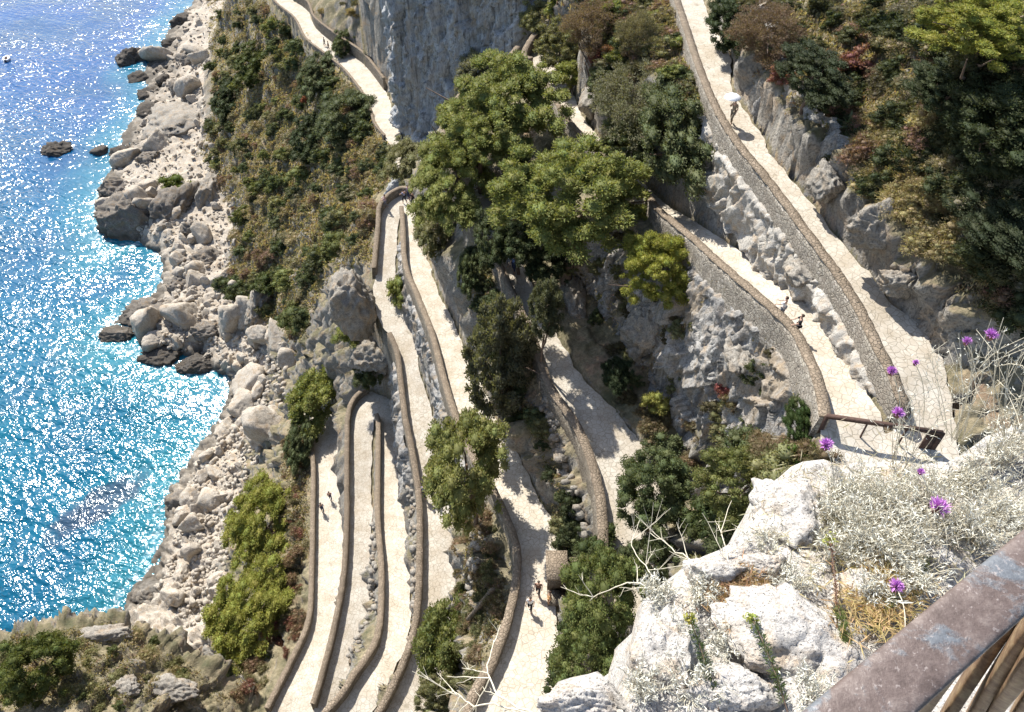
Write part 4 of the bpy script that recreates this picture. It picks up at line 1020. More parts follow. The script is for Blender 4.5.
shrubs([(560,250),(640,240),(720,330),(800,400),(800,440),(700,436),(620,400),(560,300)], 70, 8, 'bush', (DG, OL, (.10,.085,.05)), (.4, 1.1), 'small bush rooted in the cracks of the shaded cliff', 'small bushes in the shaded cliff', 'green_bush')
shrubs([(640,400),(700,420),(790,430),(830,470),(780,500),(640,470)], 40, 9, 'dry', ((.18,.13,.08), (.15,.12,.07)), (.4, 1.1), 'dry bush at the foot of the shaded cliff', 'dry bushes at the foot of the shaded cliff', 'dry_bush')
shrubs([(286,440),(306,430),(308,560),(300,640),(258,692),(236,700),(280,600)], 80, 10, 'dry', ((.19,.13,.08), (.20,.10,.07), (.17,.15,.08)), (.5, 1.1), 'rusty brown bush on the bank outside the lowest parapet', 'rusty bushes outside the lowest parapet', 'dry_bush')
shrubs([(0,640),(120,622),(200,668),(238,712),(0,712)], 34, 11, 'dry', ((.28,.23,.12), (.24,.22,.11), (.18,.17,.08)), (.5, 1.2), 'straw coloured tuft bush on the bluff at the bottom left', 'tuft bushes on the bottom left bluff', 'dry_bush')
shrubs([(60,640),(120,622),(200,668),(238,712),(60,712)], 9, 12, 'bush', (OL, (.09,.10,.04)), (.5, 1.0), 'green bush on the bluff at the bottom left', 'green bushes on the bottom left bluff', 'green_bush')
shrubs([(462,480),(496,520),(508,600),(470,690),(455,600),(458,530)], 75, 13, 'dry', ((.18,.13,.08), (.15,.12,.06), (.13,.13,.06)), (.35, .9), 'dry bush on the cliff between the middle paths', 'dry bushes between the middle paths', 'dry_bush')
shrubs([(480,240),(535,420),(590,560),(560,545),(500,430),(452,300)], 90, 14, 'bush', (DG, (.05,.06,.03), OL), (.5, 1.3), 'dark bush on the bank under the battered wall', 'dark bushes under the battered wall', 'green_bush')
shrubs([(300,0),(384,0),(388,100),(345,60)], 26, 15, 'dry', ((.24,.19,.09), (.13,.12,.06)), (.7, 1.8), 'dry bush on the ground above the distant road', 'dry bushes above the distant road', 'dry_bush')
shrubs([(620,440),(780,440),(760,560),(640,700),(560,712),(560,560),(610,540)], 60, 16, 'bush', (DG, (.06,.075,.03), OL), (.8, 1.8), 'low green bush under the dense trees behind the near rocks', 'low bushes under the dense trees', 'green_bush')
shrubs([(425,150),(520,150),(560,250),(480,240),(440,260)], 26, 17, 'bush', (DG, OL), (.5, 1.4), 'bush in the shade below the pines', 'bushes in the shade below the pines', 'green_bush')
for k, (u, v, s, c, lab) in enumerate([(851,78,1.5,(.22,.11,.09),'bright red bush high on the shaded bank'), (777,92,1.0,(.24,.12,.10),'pink red bush above the bend of the upper path'), (596,62,1.0,(.22,.09,.08),'crimson bush beside the small pines near the top'),
        (308,106,1.2,(.25,.08,.05),'red bush at the edge of the dense dark tree under the road bend'), (325,130,.9,(.24,.09,.06),'red bush in the middle of the sea slope'), (612,70,1.3,(.25,.13,.08),'orange brown bush left of the greyish feathery tree'), (725,395,.8,(.24,.08,.08),'dull pink bush low on the shaded cliff')]):
    g = hit([u], [v])[0]; o = link('red_bush', CR['bush'][k % 4]); o.location = V(g + [0, 0, s * .4]); o.scale = (s, s, s); o.color = (*c, 1); tag(o, lab, 'bush', None, 'thing')
# low cover: one mesh of grass blades and twigs over all the planted ground
def cover(regions, n, seed, colr, label, name, L=(.15, .5)):
    r = np.random.default_rng(seed); mb = MB()
    for q, w_ in regions:
        px, hp = scatter(q, int(n * w_), seed + 7); far_ = np.hypot(hp[:, 0], hp[:, 1]) / 60.
        sz = r.uniform(.5, 1.1, len(hp)) * np.clip(far_, .6, 2.2)
        for rep_ in range(16):
            d = r.normal(size=hp.shape) * .7 + [0, 0, .8]; d /= np.linalg.norm(d, axis=1)[:, None]
            c = hp + r.normal(size=hp.shape) * (sz * .38)[:, None] * [1, 1, 0]; l = r.uniform(L[0], L[1], len(c)) * np.clip(far_, .7, 2.)
            c[:, 2] = hz(c[:, 0], c[:, 1]) + l * .3 + r.uniform(0, .25, len(c)) * sz
            v, f = leaf_quads(c, d, l, l * .34, r); mb.add(v, f)
    o = mb.build(name, M['foliage']); o.color = (*colr, 1); tag(o, label, 'ground cover', None, 'stuff')
regs = [(slopeL, .44), (slopeM, .15), (slopeR, .25), ([(0,640),(120,622),(240,700),(0,712)], .04), ([(286,440),(306,430),(308,560),(236,700)], .06), ([(462,480),(508,600),(470,690)], .05), ([(560,250),(800,400),(700,436)], .05), ([(480,240),(535,420),(590,560),(560,545),(500,430),(452,300)], .06)]
cover(regs, 8000, 71, (.33,.275,.18), 'dry straw grass growing over the slopes', 'dry_grass')
cover(regs, 3600, 72, (.14,.14,.07), 'low green herbs growing over the slopes', 'green_herbs', (.15, .45))

cover(regs, 1400, 73, (.23,.16,.115), 'rust brown dead scrub growing over the slopes', 'dead_scrub')
# agaves and the dead silver plant on the right bank
def blades_plant(u, v, n, L, colr, label, cat, name, width=.09):
    g = hit([u], [v])[0]; r = np.random.default_rng(int(u + v)); mb = MB()
    for k in range(n):
        a = r.uniform(0, 6.3); e = r.uniform(.25, 1.3); d = np.array([math.cos(a) * math.cos(e), math.sin(a) * math.cos(e), math.sin(e)]); l = L * r.uniform(.7, 1.1)
        s = np.cross(d, [0, 0, 1]); s /= np.linalg.norm(s); pts = [d * l * t + np.array([0, 0, -.35 * l * t * t]) for t in (0, .3, .6, .85, 1.)]; ws = [.8, 1, .85, .45, .02]
        v_ = np.array([[p - s * w * width, p + [0, 0, -.03], p + s * w * width] for p, w in zip(pts, ws)]).reshape(-1, 3); i = np.arange(15).reshape(5, 3)
        mb.add(v_, np.concatenate([np.stack([i[:-1, :-1], i[:-1, 1:], i[1:, 1:], i[1:, :-1]], -1).reshape(-1, 4)]))
    o = mb.build(name, M['foliage']); o.location = V(g + [0, 0, .2]); o.color = (*colr, 1); tag(o, label, cat, None, 'thing')
blades_plant(846,128,16,1.3,(.17,.22,.13),'pale green agave on the bank, upper of the two','agave','agave')
blades_plant(888,186,20,1.4,(.20,.24,.10),'yellow green agave on the bank, lower of the two','agave','agave')
blades_plant(928,98,60,1.9,(.20,.20,.20),'silver grey spiky plant hanging in the dark of the right bank','spiky plant','yucca',.05)
blades_plant(925,125,50,1.6,(.18,.18,.18),'second silver grey spiky plant just under the first','spiky plant','yucca',.05)
# ------------------------------------------------------------------ people
def skin(verts, edges, radii, root=0, sub=1, name='body'):
    me = bpy.data.meshes.new(name + '_s'); me.from_pydata([tuple(v) for v in verts], edges, [])
    o = bpy.data.objects.new(name + '_s', me); col.objects.link(o)
    md = o.modifiers.new('s', 'SKIN'); md.use_smooth_shade = True
    if not me.skin_vertices: me.skin_vertices.new()
    for i, q in enumerate(me.skin_vertices[0].data):
        q.radius = (radii[i], radii[i]) if not isinstance(radii[i], tuple) else radii[i]; q.use_root = (i == root)
    o.modifiers.new('u', 'SUBSURF').levels = sub
    dg = bpy.context.evaluated_depsgraph_get(); dg.update()
    m2 = bpy.data.meshes.new_from_object(o.evaluated_get(dg)); m2.name = name
    bpy.data.objects.remove(o); bpy.data.meshes.remove(me); m2.materials.clear()
    for p in m2.polygons: p.use_smooth = True
    return m2
def figure(pose):
    st = .18 if pose != 'stand' else .04
    J = dict(pel=(0, 0, .95), wai=(0, .0, 1.12), che=(0, 0, 1.35), nec=(0, 0, 1.49), chin=(0, .02, 1.56), head=(0, .01, 1.65), top=(0, 0, 1.72), nose=(0, .11, 1.63))
    J.update(hl=(-.10, 0, .92), kl=(-.11, st + .03, .50), al=(-.11, st - .05, .09), fl=(-.12, st + .12, .03), hr=(.10, 0, .92), kr=(.11, -st * .2 + .03, .50), ar=(.11, -st - .05, .11), fr=(.12, -st + .11, .04))
    if pose == 'lean':
        ex = dict(sl=(-.18, 0, 1.42), el=(-.26, .22, 1.22), wl=(-.20, .44, 1.12), sr=(.18, 0, 1.42), er=(.26, .22, 1.22), wr=(.20, .44, 1.12))
    elif pose == 'umbrella':
        ex = dict(sl=(-.18, 0, 1.42), el=(-.24, -.05, 1.14), wl=(-.25, .08, .90), sr=(.18, 0, 1.42), er=(.24, .10, 1.18), wr=(.15, .24, 1.34))
    else:
        ex = dict(sl=(-.18, 0, 1.42), el=(-.25, -st * .5, 1.14), wl=(-.26, st * .3, .90), sr=(.18, 0, 1.42), er=(.25, st * .3, 1.14), wr=(.26, st * .8, .92))
    J.update(ex)
    J['pl'] = tuple(np.array(J['wl']) + [0, .03, -.08]); J['pr'] = tuple(np.array(J['wr']) + [0, .03, -.08])
    if pose in ('lean', 'umbrella'): J['pr'] = tuple(np.array(J['wr']) + [0, .06, .04])
    Rr = dict(pel=(.13, .10), wai=(.12, .09), che=(.15, .10), nec=.055, chin=.065, head=(.085, .10), top=.06, nose=.018, hl=.09, kl=.06, al=.042, fl=.04, hr=.09, kr=.06, ar=.042, fr=.04, sl=.055, el=.042, wl=.03, sr=.055, er=.042, wr=.03, pl=.032, pr=.032)
    ks = list(J); ix = {k: i for i, k in enumerate(ks)}
    E = [('pel', 'wai'), ('wai', 'che'), ('che', 'nec'), ('nec', 'chin'), ('chin', 'head'), ('head', 'top'), ('head', 'nose'), ('pel', 'hl'), ('hl', 'kl'), ('kl', 'al'), ('al', 'fl'), ('pel', 'hr'), ('hr', 'kr'), ('kr', 'ar'), ('ar', 'fr'), ('che', 'sl'), ('sl', 'el'), ('el', 'wl'), ('wl', 'pl'), ('che', 'sr'), ('sr', 'er'), ('er', 'wr'), ('wr', 'pr')]
    for s in 'lr':
        for q in range(4):
            k = f'f{q}{s}'; p = np.array(J['p' + s]); J[k] = tuple(p + [(q - 1.5) * .02, .03, -.07 + .006 * abs(q - 1.5)]); Rr[k] = .010; E.append(('p' + s, k))
        k = 't' + s; J[k] = tuple(np.array(J['p' + s]) + [.04 if s == 'l' else -.04, .035, -.02]); Rr[k] = .011; E.append(('p' + s, k))
    ks = list(J); ix = {k: i for i, k in enumerate(ks)}
    body = skin([J[k] for k in ks], [(ix[a], ix[b]) for a, b in E], [Rr[k] for k in ks], 0, 1, 'body'); body.materials.append(M['skin'])
    def cloth(keys, edges, grow, cut, name, mat='cloth'):
        vs = [np.array(J[k]) for k in keys]; id_ = {k: i for i, k in enumerate(keys)}
        for a, b, f in cut: vs.append(np.array(J[a]) + (np.array(J[b]) - np.array(J[a])) * f); id_[(a, b)] = len(vs) - 1
        rr = [tuple(np.broadcast_to(Rr[k], (2,)) * 1.0 + grow) for k in keys] + [tuple(np.broadcast_to(Rr[a], (2,)) * (1 - f) + np.broadcast_to(Rr[b], (2,)) * f + grow) for a, b, f in cut]
        m = skin(vs, [(id_[a], id_[b]) for a, b in edges], [tuple(float(x) for x in r_) for r_ in rr], 0, 1, name); m.materials.append(M[mat]); return m
    shirt = cloth(['wai', 'pel', 'che', 'sl', 'sr'], [('wai', 'pel'), ('wai', 'che'), ('che', 'sl'), ('che', 'sr'), ('sl', ('sl', 'el')), ('sr', ('sr', 'er'))], .018, [('sl', 'el', .75), ('sr', 'er', .75)], 'shirt')
    tr = cloth(['pel', 'hl', 'hr', 'kl', 'kr'], [('pel', 'hl'), ('hl', 'kl'), ('kl', ('kl', 'al')), ('pel', 'hr'), ('hr', 'kr'), ('kr', ('kr', 'ar'))], .02, [('kl', 'al', .8), ('kr', 'ar', .8)], 'trousers')
    v, f = ICO[3]; k = (v[:, 1] < .35) & (v[:, 2] > -.55) | (v[:, 2] > .45)
    hv = v * [.10, .118, .105] + [0, -.005, 1.675]; fk = f[k[f].all(1)]
    hair = mesh_np('hair', hv, fk, M['hair'], True)
    return body, shirt, tr, hair
FIG = {}
def person(u, v, D, rz, pose, shirt, trous, hairc, label, sc=1.0, group=None):
    if pose not in FIG: FIG[pose] = figure(pose)
    p = P(u, v, D)
    root = empty('person', p, rz); root.scale = (sc, sc, sc); tag(root, label, 'person', group, 'thing')
    for nm, me, c in zip(('body', 'shirt', 'trousers', 'hair'), FIG[pose], (None, shirt, trous, None)):
        o = link(nm, me, root)
        if c: o.color = (*c, 1)
    return root
W_, K_, N_, B_ = (.75, .75, .75), (.02, .02, .025), (.03, .04, .09), (.15, .22, .45)
def lane_D(nm, u, v):
    """height of a lane under the pixel"""
    a, b = LANES[nm]; best = 1e9
    for p, q in zip(a, b):
        for f in (.2, .5, .8):
            m = p + (q - p) * f; D = HC - m[2]; w = P(u, v, D); d = np.hypot(*(w[:2] - m[:2]))
            if d < best: best = d; bd = D
    return bd
def LP_(nm, u, v, *a, **k): return person(u, v, lane_D(nm, u, v) , *a, **k)
um = LP_('AB', 731, 124, 2.2, 'umbrella', (.30,.24,.17), (.26,.21,.15), None, 'person in beige walking under a white umbrella on the upper path', sc=1.12)
LP_('AB', 780, 319, .9, 'lean', W_, (.3,.3,.32), None, 'dark haired person in white at the parapet of the second path')
LP_('AB', 795, 337, 1.4, 'lean', K_, K_, None, 'person all in black leaning on the parapet of the second path')
LP_('C', 514, 272, 2.8, 'walk', B_, N_, None, 'person in light blue top and dark trousers under the largest pine', sc=1.15)
LP_('C', 509, 268, 2.8, 'stand', W_, (.2,.2,.22), None, 'person in white half hidden beside the one in light blue', sc=1.1)
LP_('DE', 409, 199, 2.5, 'stand', (.10,.13,.30), N_, None, 'person in navy at the right of the far hairpin', sc=1.2)
LP_('DE', 405, 203, 1.0, 'lean', (.25,.28,.45), K_, None, 'person in grey blue at the end of the dividing wall of the far hairpin', sc=1.2)
LP_('DE', 413, 204, 1.0, 'stand', K_, K_, None, 'person in black at the right edge of the far hairpin', sc=1.1)
LP_('DE', 386, 208, 1.6, 'lean', (.45,.30,.34), (.2,.2,.25), None, 'person in pink at the rounded corner of the far hairpin', sc=1.2)
LP_('DE', 425, 497, 2.9, 'walk', (.22,.24,.42), N_, None, 'left one of the pair walking down beside the tall dull pine', sc=1.15)
LP_('DE', 432, 498, 2.9, 'walk', (.10,.06,.06), K_, None, 'right one of the pair walking down beside the tall dull pine', sc=1.15)
LP_('H', 323, 512, .2, 'walk', (.05,.06,.09), N_, None, 'person in dark clothes on the lowest path, the nearer of two', sc=1.2)
LP_('H', 331, 500, .2, 'walk', (.16,.06,.06), N_, None, 'person in dark red on the lowest path, the farther of two', sc=1.1)
LP_('DE', 530, 610, 2.9, 'walk', W_, K_, None, 'person in white shirt with a dark bag in the tree shade')
LP_('DE', 538, 594, 2.9, 'walk', (.14,.07,.05), (.05,.04,.04), None, 'person in dark brown just above the one in the white shirt')
LP_('DE', 549, 604, 1.6, 'stand', (.50,.30,.14), (.40,.22,.10), None, 'person in tan clothes standing beside the small stone niche')
LP_('far', 329, 50, 2., 'walk', (.2,.15,.1), (.1,.1,.1), None, 'person in brown on the bend of the distant road', sc=1.2)
LP_('far', 325, 46, 2., 'walk', (.05,.05,.06), (.1,.1,.1), None, 'person in black on the bend of the distant road', sc=1.2)
# the umbrella
ur = empty('umbrella', np.array(um.location) + [0, 0, 0]); tag(ur, 'white round umbrella held over the person in beige', 'umbrella', None, 'thing')
hand = np.array([math.cos(2.2) * .15 - math.sin(2.2) * .3, math.sin(2.2) * .15 + math.cos(2.2) * .3, 1.5]) 
mb = MB(); n = 16; rows = []
for k, (rr, zz) in enumerate([(.02, .34), (.25, .31), (.45, .23), (.62, .10), (.64, .06)]):
    a = np.arange(n) * 2 * math.pi / n; sc_ = 1 - .05 * (np.arange(n) % 2); rows.append(np.stack([np.cos(a) * rr * sc_, np.sin(a) * rr * sc_, np.full(n, zz)], 1))
v = np.concatenate(rows) + hand + [0, 0, .55]; f = [[k * n + j, k * n + (j + 1) % n, (k + 1) * n + (j + 1) % n, (k + 1) * n + j] for k in range(4) for j in range(n)]
mb.add(v, f); mb.build('canopy', M['white_paint'], ur, True)
mb = MB(); mb.tube([hand + [0, 0, -.1], hand + [0, 0, .92]], .012, 6); mb.build('shaft', M['iron'], ur)
mb = MB()
for k in range(8):
    a = k * math.pi / 4; mb.tube([hand + [0, 0, .86], hand + [math.cos(a) * .6, math.sin(a) * .6, .62]], .006, 4)
mb.build('ribs', M['iron'], ur)

# ------------------------------------------------------------------ boat
bp = P(7, 60, 125); br = empty('small_boat', bp, .3); tag(br, 'small white boat with a dark cockpit floating at the left edge', 'boat', None, 'thing')
def hull_rows(sc, zs):
    out = []
    for z, w in zs:
        a = np.linspace(0, 2 * math.pi, 28, endpoint=False); x = np.cos(a) * 1.35 * w * sc; y = np.sin(a) * 2.4 * w * sc; y = np.where(y > 0, y * 1.15, np.maximum(y, -2.1 * w * sc)); x *= np.where(np.sin(a) > 0, np.cos(a * 0) * (1 - .35 * np.sin(a) ** 3), 1)
        out.append(np.stack([x, y, np.full(28, z)], 1))
    return out
def loft(rows, capb=True, capt=False):
    mb = MB(); n = len(rows[0]); v = np.concatenate(rows); f = [[k * n + j, k * n + (j + 1) % n, (k + 1) * n + (j + 1) % n, (k + 1) * n + j] for k in range(len(rows) - 1) for j in range(n)]
    mb.add(v, f)
    c = np.array([[0, 0, rows[-1][0][2]]]); vv = np.concatenate([rows[-1], c]); mb.add(vv, [[j, (j + 1) % n, n] for j in range(n)])
    return mb
loft(hull_rows(1, [(-.4, .6), (.2, .9), (.7, 1.), (.85, 1.02), (.85, .72), (.45, .6)])).build('hull', M['white_paint'], br, True)
mb = MB(); mb.box((0, -.2, .75), (.9, 1.1, .5)); mb.box((0, .25, 1.1), (.7, .1, .4)); mb.build('cockpit', M['dark_inside'], br)
mb = MB(); mb.box((0, -2.2, .6), (.35, .4, .8)); mb.build('outboard_motor', M['iron'], br)

# ------------------------------------------------------------------ gate, niche, leaning slab, ramp wall, roadside walls
ga_ = P(827, 416, 28.3); gb_ = P(943, 433, 28.3); gr = empty('metal_gate', ga_); tag(gr, 'rusty metal gate frame across the bend behind the near plants', 'gate', None, 'thing')
d = gb_ - ga_; L = np.linalg.norm(d); az = math.atan2(d[1], d[0]); e = d / L
mb = MB(); mb.box(d / 2, (L, .20, .18), az); mb.build('top_beam', M['iron'], gr)
mb = MB(); mb.box(d / 2 + [0, 0, -2.0], (L, .06, .07), az); mb.build('bottom_beam', M['iron'], gr)
for k, f_ in enumerate((0, .36, .70, 1.)):
    mb = MB(); mb.box(e * L * f_ + [0, 0, -1.15], (.07 if k not in (0, 3) else .22, .08, 2.3), az); mb.build('post', M['iron'], gr)
mb = MB(); mb.box(e * L * .93 + [0, 0, -1.1], (L * .10, .05, 1.8), az); mb.build('mesh_panel', M['iron'], gr)
nz_ = P(556, 585, lane_D('DE', 556, 585)); nr = empty('stone_niche', nz_); tag(nr, 'small stone niche with dark opening at the right edge of the shaded path', 'niche', None, 'thing')
mb = MB(); mb.box((-.1, 1.15, .9), (1.1, .35, 2.0)); mb.box((-.1, -.35, .9), (1.1, .35, 2.0)); mb.box((.5, .4, .9), (.3, 1.8, 2.0)); mb.build('pillars', M['masonry'], nr)
mb = MB(); mb.box((0, .4, 2.0), (1.5, 2.2, .22)); mb.build('roof_slab', M['coping'], nr)
mb = MB(); mb.box((-.2, -1.2, .3), (.9, 1.0, .6)); mb.build('stone_seat', M['masonry'], nr)
sl_ = hit([482], [612])[0]; mb = MB(); mb.box((0, 0, .9), (.55, .22, 3.4), .5, Matrix.Rotation(R(38), 3, 'Y')); o = mb.build('concrete_slab', M['coping']); o.location = V(sl_); tag(o, 'grey concrete slab leaning on the bank between the middle paths', 'slab', None, 'thing')
wall([P(*q) for q in smooth([(900,306,32.4),(918,328,32.6),(938,352,32.8),(957,376,33.0),(966,398,33.2)], 4)], 'short sloping wall with a pinkish top right of the wide path', down=1.5, side=1, up=1.3, thick=.7)
wall([P(*q) for q in smooth([(292,-2,75.4),(309,12,74.8),(316,28,74),(340,47,73.2),(364,64,72.3),(384,90,71.2)], 4)], 'grey retaining wall on the inland side of the distant road', down=.6, side=1, up=2.6, thick=.5)
wall([P(*q) for q in smooth([(533,66,40.8),(526,62,40.9),(534,46,40.8),(541,40,40.8)], 4)], 'short brown wall end standing on the pale bend near the top', down=1.2, side=1, up=1.1, thick=.6)
wall([P(*q) for q in smooth([(366,600,77.9),(361,640,78.3),(354,668,79.2)][::-1], 3)][:3] if False else [P(355, 668, 79.3), P(361, 652, 78.9)], 'short stub of wall beside the big curved parapet near the bottom', down=1., side=1, up=1.0, thick=.6)
mb = MB(); 
# ------------------------------------------------------------------ near ledge with white rocks
bpx = [(520,760,4.7),(545,712,4.7),(560,690,4.7),(590,684,4.7),(622,705,4.6),(640,660,4.6),(648,600,4.7),(690,566,4.8),(740,548,4.9),(752,505,5.0),(790,478,5.1),(825,486,5.2),(880,492,5.2),(940,478,5.0),(985,448,5.0),(1040,420,4.9),(1140,380,4.8)]
bw = np.array([[-9, -.8], [-3, .2], [-.6, .9]] + [list(P(*q)[:2]) for q in bpx] + [[9, 6.5], [14, 7]])
poly = np.concatenate([bw, [[14, -6], [-9, -6]]])
def ledgeD(x, y): return 4.35 + .30 * (y - 1.5) - .10 * (x - 1)
gx = np.arange(-3, 9, .035); gy = np.arange(-1.2, 6.6, .035); X, Y = np.meshgrid(gx, gy)
ins = inpoly(X, Y, poly)
for _dx, _dy in ((.12, 0), (-.12, 0), (0, .12), (0, -.12)): ins &= inpoly(X + _dx, Y + _dy, poly)
q = np.stack([X, Y, 0 * X], -1)
dd1, dd2 = worley(X / .45, Y / .45, 3)
def gZ(X, Y):
    q = np.stack([X, Y, 0 * X], -1); dd1, dd2 = worley(X / .45, Y / .45, 3)
    return HC - ledgeD(X, Y) + fbm(q * 1.1, 5, True) * .16 + np.clip((dd2 - dd1) * 2.5, 0, 1) * .07 + facet(X / .35, Y / .35, 41) * .05 + facet(X / .12, Y / .12, 42) * .014 + fbm(q * 9, 3) * .012 - .12
Z = gZ(X, Y)
i = np.arange(X.size).reshape(X.shape)
fq = np.stack([i[:-1, :-1], i[:-1, 1:], i[1:, 1:], i[1:, :-1]], -1).reshape(-1, 4)[ins[:-1, :-1].ravel()]
ms = mesh_np('near_ground', np.stack([X, Y, Z], -1).reshape(-1, 3), fq, M['near_rock'], True)
tag(link('near_ground', ms), kind='structure')
bl = []
for a, b in zip(bw[:-1], bw[1:]):
    n = max(2, int(np.linalg.norm(b - a) / .12)); bl.append(a + (b - a) * np.linspace(0, 1, n, endpoint=False)[:, None])
bl = np.concatenate(bl); T_ = np.gradient(bl, axis=0); T_ /= np.linalg.norm(T_, axis=1)[:, None]; O_ = np.stack([-T_[:, 1], T_[:, 0]], 1)
for _ in range(20): O_[1:-1] = (O_[:-2] + O_[2:] + O_[1:-1]) / 3
dep = np.concatenate([[.12, .25, .4, .65], np.geomspace(1, 46, 46)])
rows = []
for off in (-.32, -.22, -.12, -.05):
    xy = bl + O_ * off; rows.append(np.stack([xy[:, 0], xy[:, 1], gZ(xy[:, 0], xy[:, 1]) + (.012 if off > -.3 else -.05)], 1))
for dk in dep:
    xy = bl + O_ * (.13 * dk - .02); z = HC - ledgeD(bl[:, 0], bl[:, 1]) - dk + (.0 if dk > 0 else 0)
    p = np.stack([xy[:, 0], xy[:, 1], z], 1); nn = fbm(p * .8, 4, True) * min(.35, .06 + dk * .06); p[:, :2] += O_ * (nn - min(.25, dk * .05))[:, None]; rows.append(p)
v = np.stack(rows, 1); m_, n_ = v.shape[:2]; i = np.arange(m_ * n_).reshape(m_, n_)
tag(link('near_cliff', mesh_np('near_cliff', v.reshape(-1, 3), np.stack([i[:-1, :-1], i[:-1, 1:], i[1:, 1:], i[1:, :-1]], -1).reshape(-1, 4), M['near_rock'], True)), kind='structure')
def near(u, v, lift=0):
    """point on the ledge in direction (u, v)"""
    k = S2 * (1 + (v - 356) / F)
    t = 4.5 / k
    for _ in range(20):
        x = t * (u - 512) / F; y = t * S2 * (1 - (v - 356) / F); t = (ledgeD(x, y) - lift) / k
    return np.array([t * (u - 512) / F, t * S2 * (1 - (v - 356) / F), HC - t * k]), t
for k, (u, v, wp, hp, zr, lab) in enumerate([
 (797,510,104,92,.8,'big white rock jutting out left of the silver plants'), (668,650,84,120,1.,'white rock at the edge of the ledge with grey plants on it'), (800,640,130,120,.5,'broad flat white rock beside the handrail'),
 (578,705,84,46,.7,'low white rock at the bottom edge below the dense trees'), (715,575,70,44,.7,'white rock at the foot of the bare twigs'), (770,565,60,34,.7,'small white rock under the big jutting one'),
 (968,470,60,42,.8,'white rock behind the silver plants near the short wall'), (1012,455,48,38,.8,'white rock at the right edge under the tall stems'), (922,500,40,28,.8,'small white rock right of the silver plants'),
 (860,590,70,50,.5,'white rock half buried in dry grass above the handrail'), (1010,500,50,46,.7,'white rock at the right edge just above the handrail'), (735,690,110,60,.5,'white rock at the bottom edge between the green sprigs'),(948,560,46,36,.7,'small white rock against the handrail')]):
    p, t = near(u, v, .08); rx, ry, rz = fit(u, v, wp, hp, t, zr)
    o = link('white_rock', rock_mesh(600 + k, 5, 30, .11, 1, 2.8, M['near_rock'])); o.location = V(p - [0, 0, rz * .3]); o.scale = (rx * 1.05, ry, rz); tag(o, lab, 'rock', None, 'thing')
# silver plants
def twiggy(base, h, spread, n, seed, label, mat='silver_leaf', leaf=True, name='silver_plant', cat='plant', lean=(0, 0), rad=.0028, group=None):
    r = np.random.default_rng(seed); mb = MB(); lb = MB()
    for k in range(n):
        a = r.uniform(0, 6.3); o = r.uniform(0, 1) ** .7 * spread; e = np.array([math.cos(a) * o + lean[0], math.sin(a) * o + lean[1], h * r.uniform(.6, 1.1)])
        s = np.array([math.cos(a), math.sin(a), 0]) * spread * .25 * r.uniform(0, 1)
        m = (s + e) / 2 + r.normal(size=3) * .12 * h; t = np.linspace(0, 1, 7)[:, None]; path = s * (1 - t) ** 2 + 2 * m * t * (1 - t) + e * t * t
        mb.tube(path, rad * (1.2 - .8 * t[:, 0]), 3, False)
        for b in range(r.integers(2, 5)):
            j = r.integers(2, 6); d = (e - s) / h + r.normal(size=3) * .7; d /= np.linalg.norm(d); l = h * r.uniform(.15, .4); q = path[j] + d * l * np.array([[0], [.5], [1.]]) + np.array([[0, 0, 0], r.normal(size=3) * .03 * h, r.normal(size=3) * .05 * h]); mb.tube(q, rad * .55, 3, False)
            if leaf:
                c = q[0] + (q[2] - q[0]) * r.uniform(0, 1.1, (5, 1)) + r.normal(size=(5, 3)) * .012; dd = d + r.normal(size=(5, 3)) * .8; dd /= np.linalg.norm(dd, axis=1)[:, None]; v, f = leaf_quads(c, dd, .036, .007, r); lb.add(v, f)
    root = empty(name, base); tag(root, label, cat, group, 'thing')
    mb.build('stems', M[mat if mat != 'silver_leaf' else 'pale_twig'], root)
    if leaf: lb.build('leaves', M['silver_leaf'], root)
    return root
sp = [(842,500,.38,.20),(866,512,.42,.22),(892,520,.45,.22),(858,545,.40,.22),(884,560,.40,.22),(915,545,.42,.22),(945,530,.42,.22),(838,560,.30,.2),(970,545,.40,.2),(905,590,.30,.2),(990,520,.4,.2),(925,505,.42,.2),(1015,540,.35,.2),(830,525,.32,.18),(960,495,.4,.2),(870,600,.25,.18),(985,470,.5,.22),(1020,460,.55,.25)]
for k, (u, v, h, s) in enumerate(sp):
    twiggy(near(u, v)[0], h, s, 52, 900 + k, 'pale silver grey twiggy plant in the tangle at the right of the near ledge', group='silver plants tangled on the near ledge')
for k, (u, v, h, s, lab) in enumerate([(720,650,.16,.16,'small grey plant in the middle of the left white rocks'), (640,690,.2,.16,'grey plant at the left end of the bottom white rocks'), (790,585,.16,.2,'thin grey plant between the flat white rock and the big one'), (700,600,.18,.16,'silver plant between the bare twigs and the orange needles'), (760,545,.14,.16,'small silver plant under the big jutting rock'), (668,640,.22,.2,'low silver plant on the left white rock, upper one'), (690,690,.22,.22,'low silver plant at the bottom edge left of the sprigs'), (655,600,.22,.14,'small silver plant at the tip of the ledge beside the dense tree'), (810,700,.2,.2,'grey plant at the bottom edge beside the handrail')]):
    twiggy(near(u, v)[0], h, s, 40, 950 + k, lab)
twiggy(near(1012,455)[0], 1.25, .35, 16, 970, 'tall arching straw coloured stems at the right edge', 'pale_twig', True, 'straw_plant', lean=(-.15, .3), rad=.0045)
twiggy(near(955,440)[0], .95, .28, 12, 971, 'tall pale stems reaching over the wide path end', 'pale_twig', True, 'straw_plant', lean=(-.1, .25), rad=.004)
twiggy(near(895,470)[0], .7, .3, 10, 972, 'slender pale stems rising in front of the rusty gate', 'pale_twig', True, 'straw_plant', lean=(0, .2), rad=.0035)
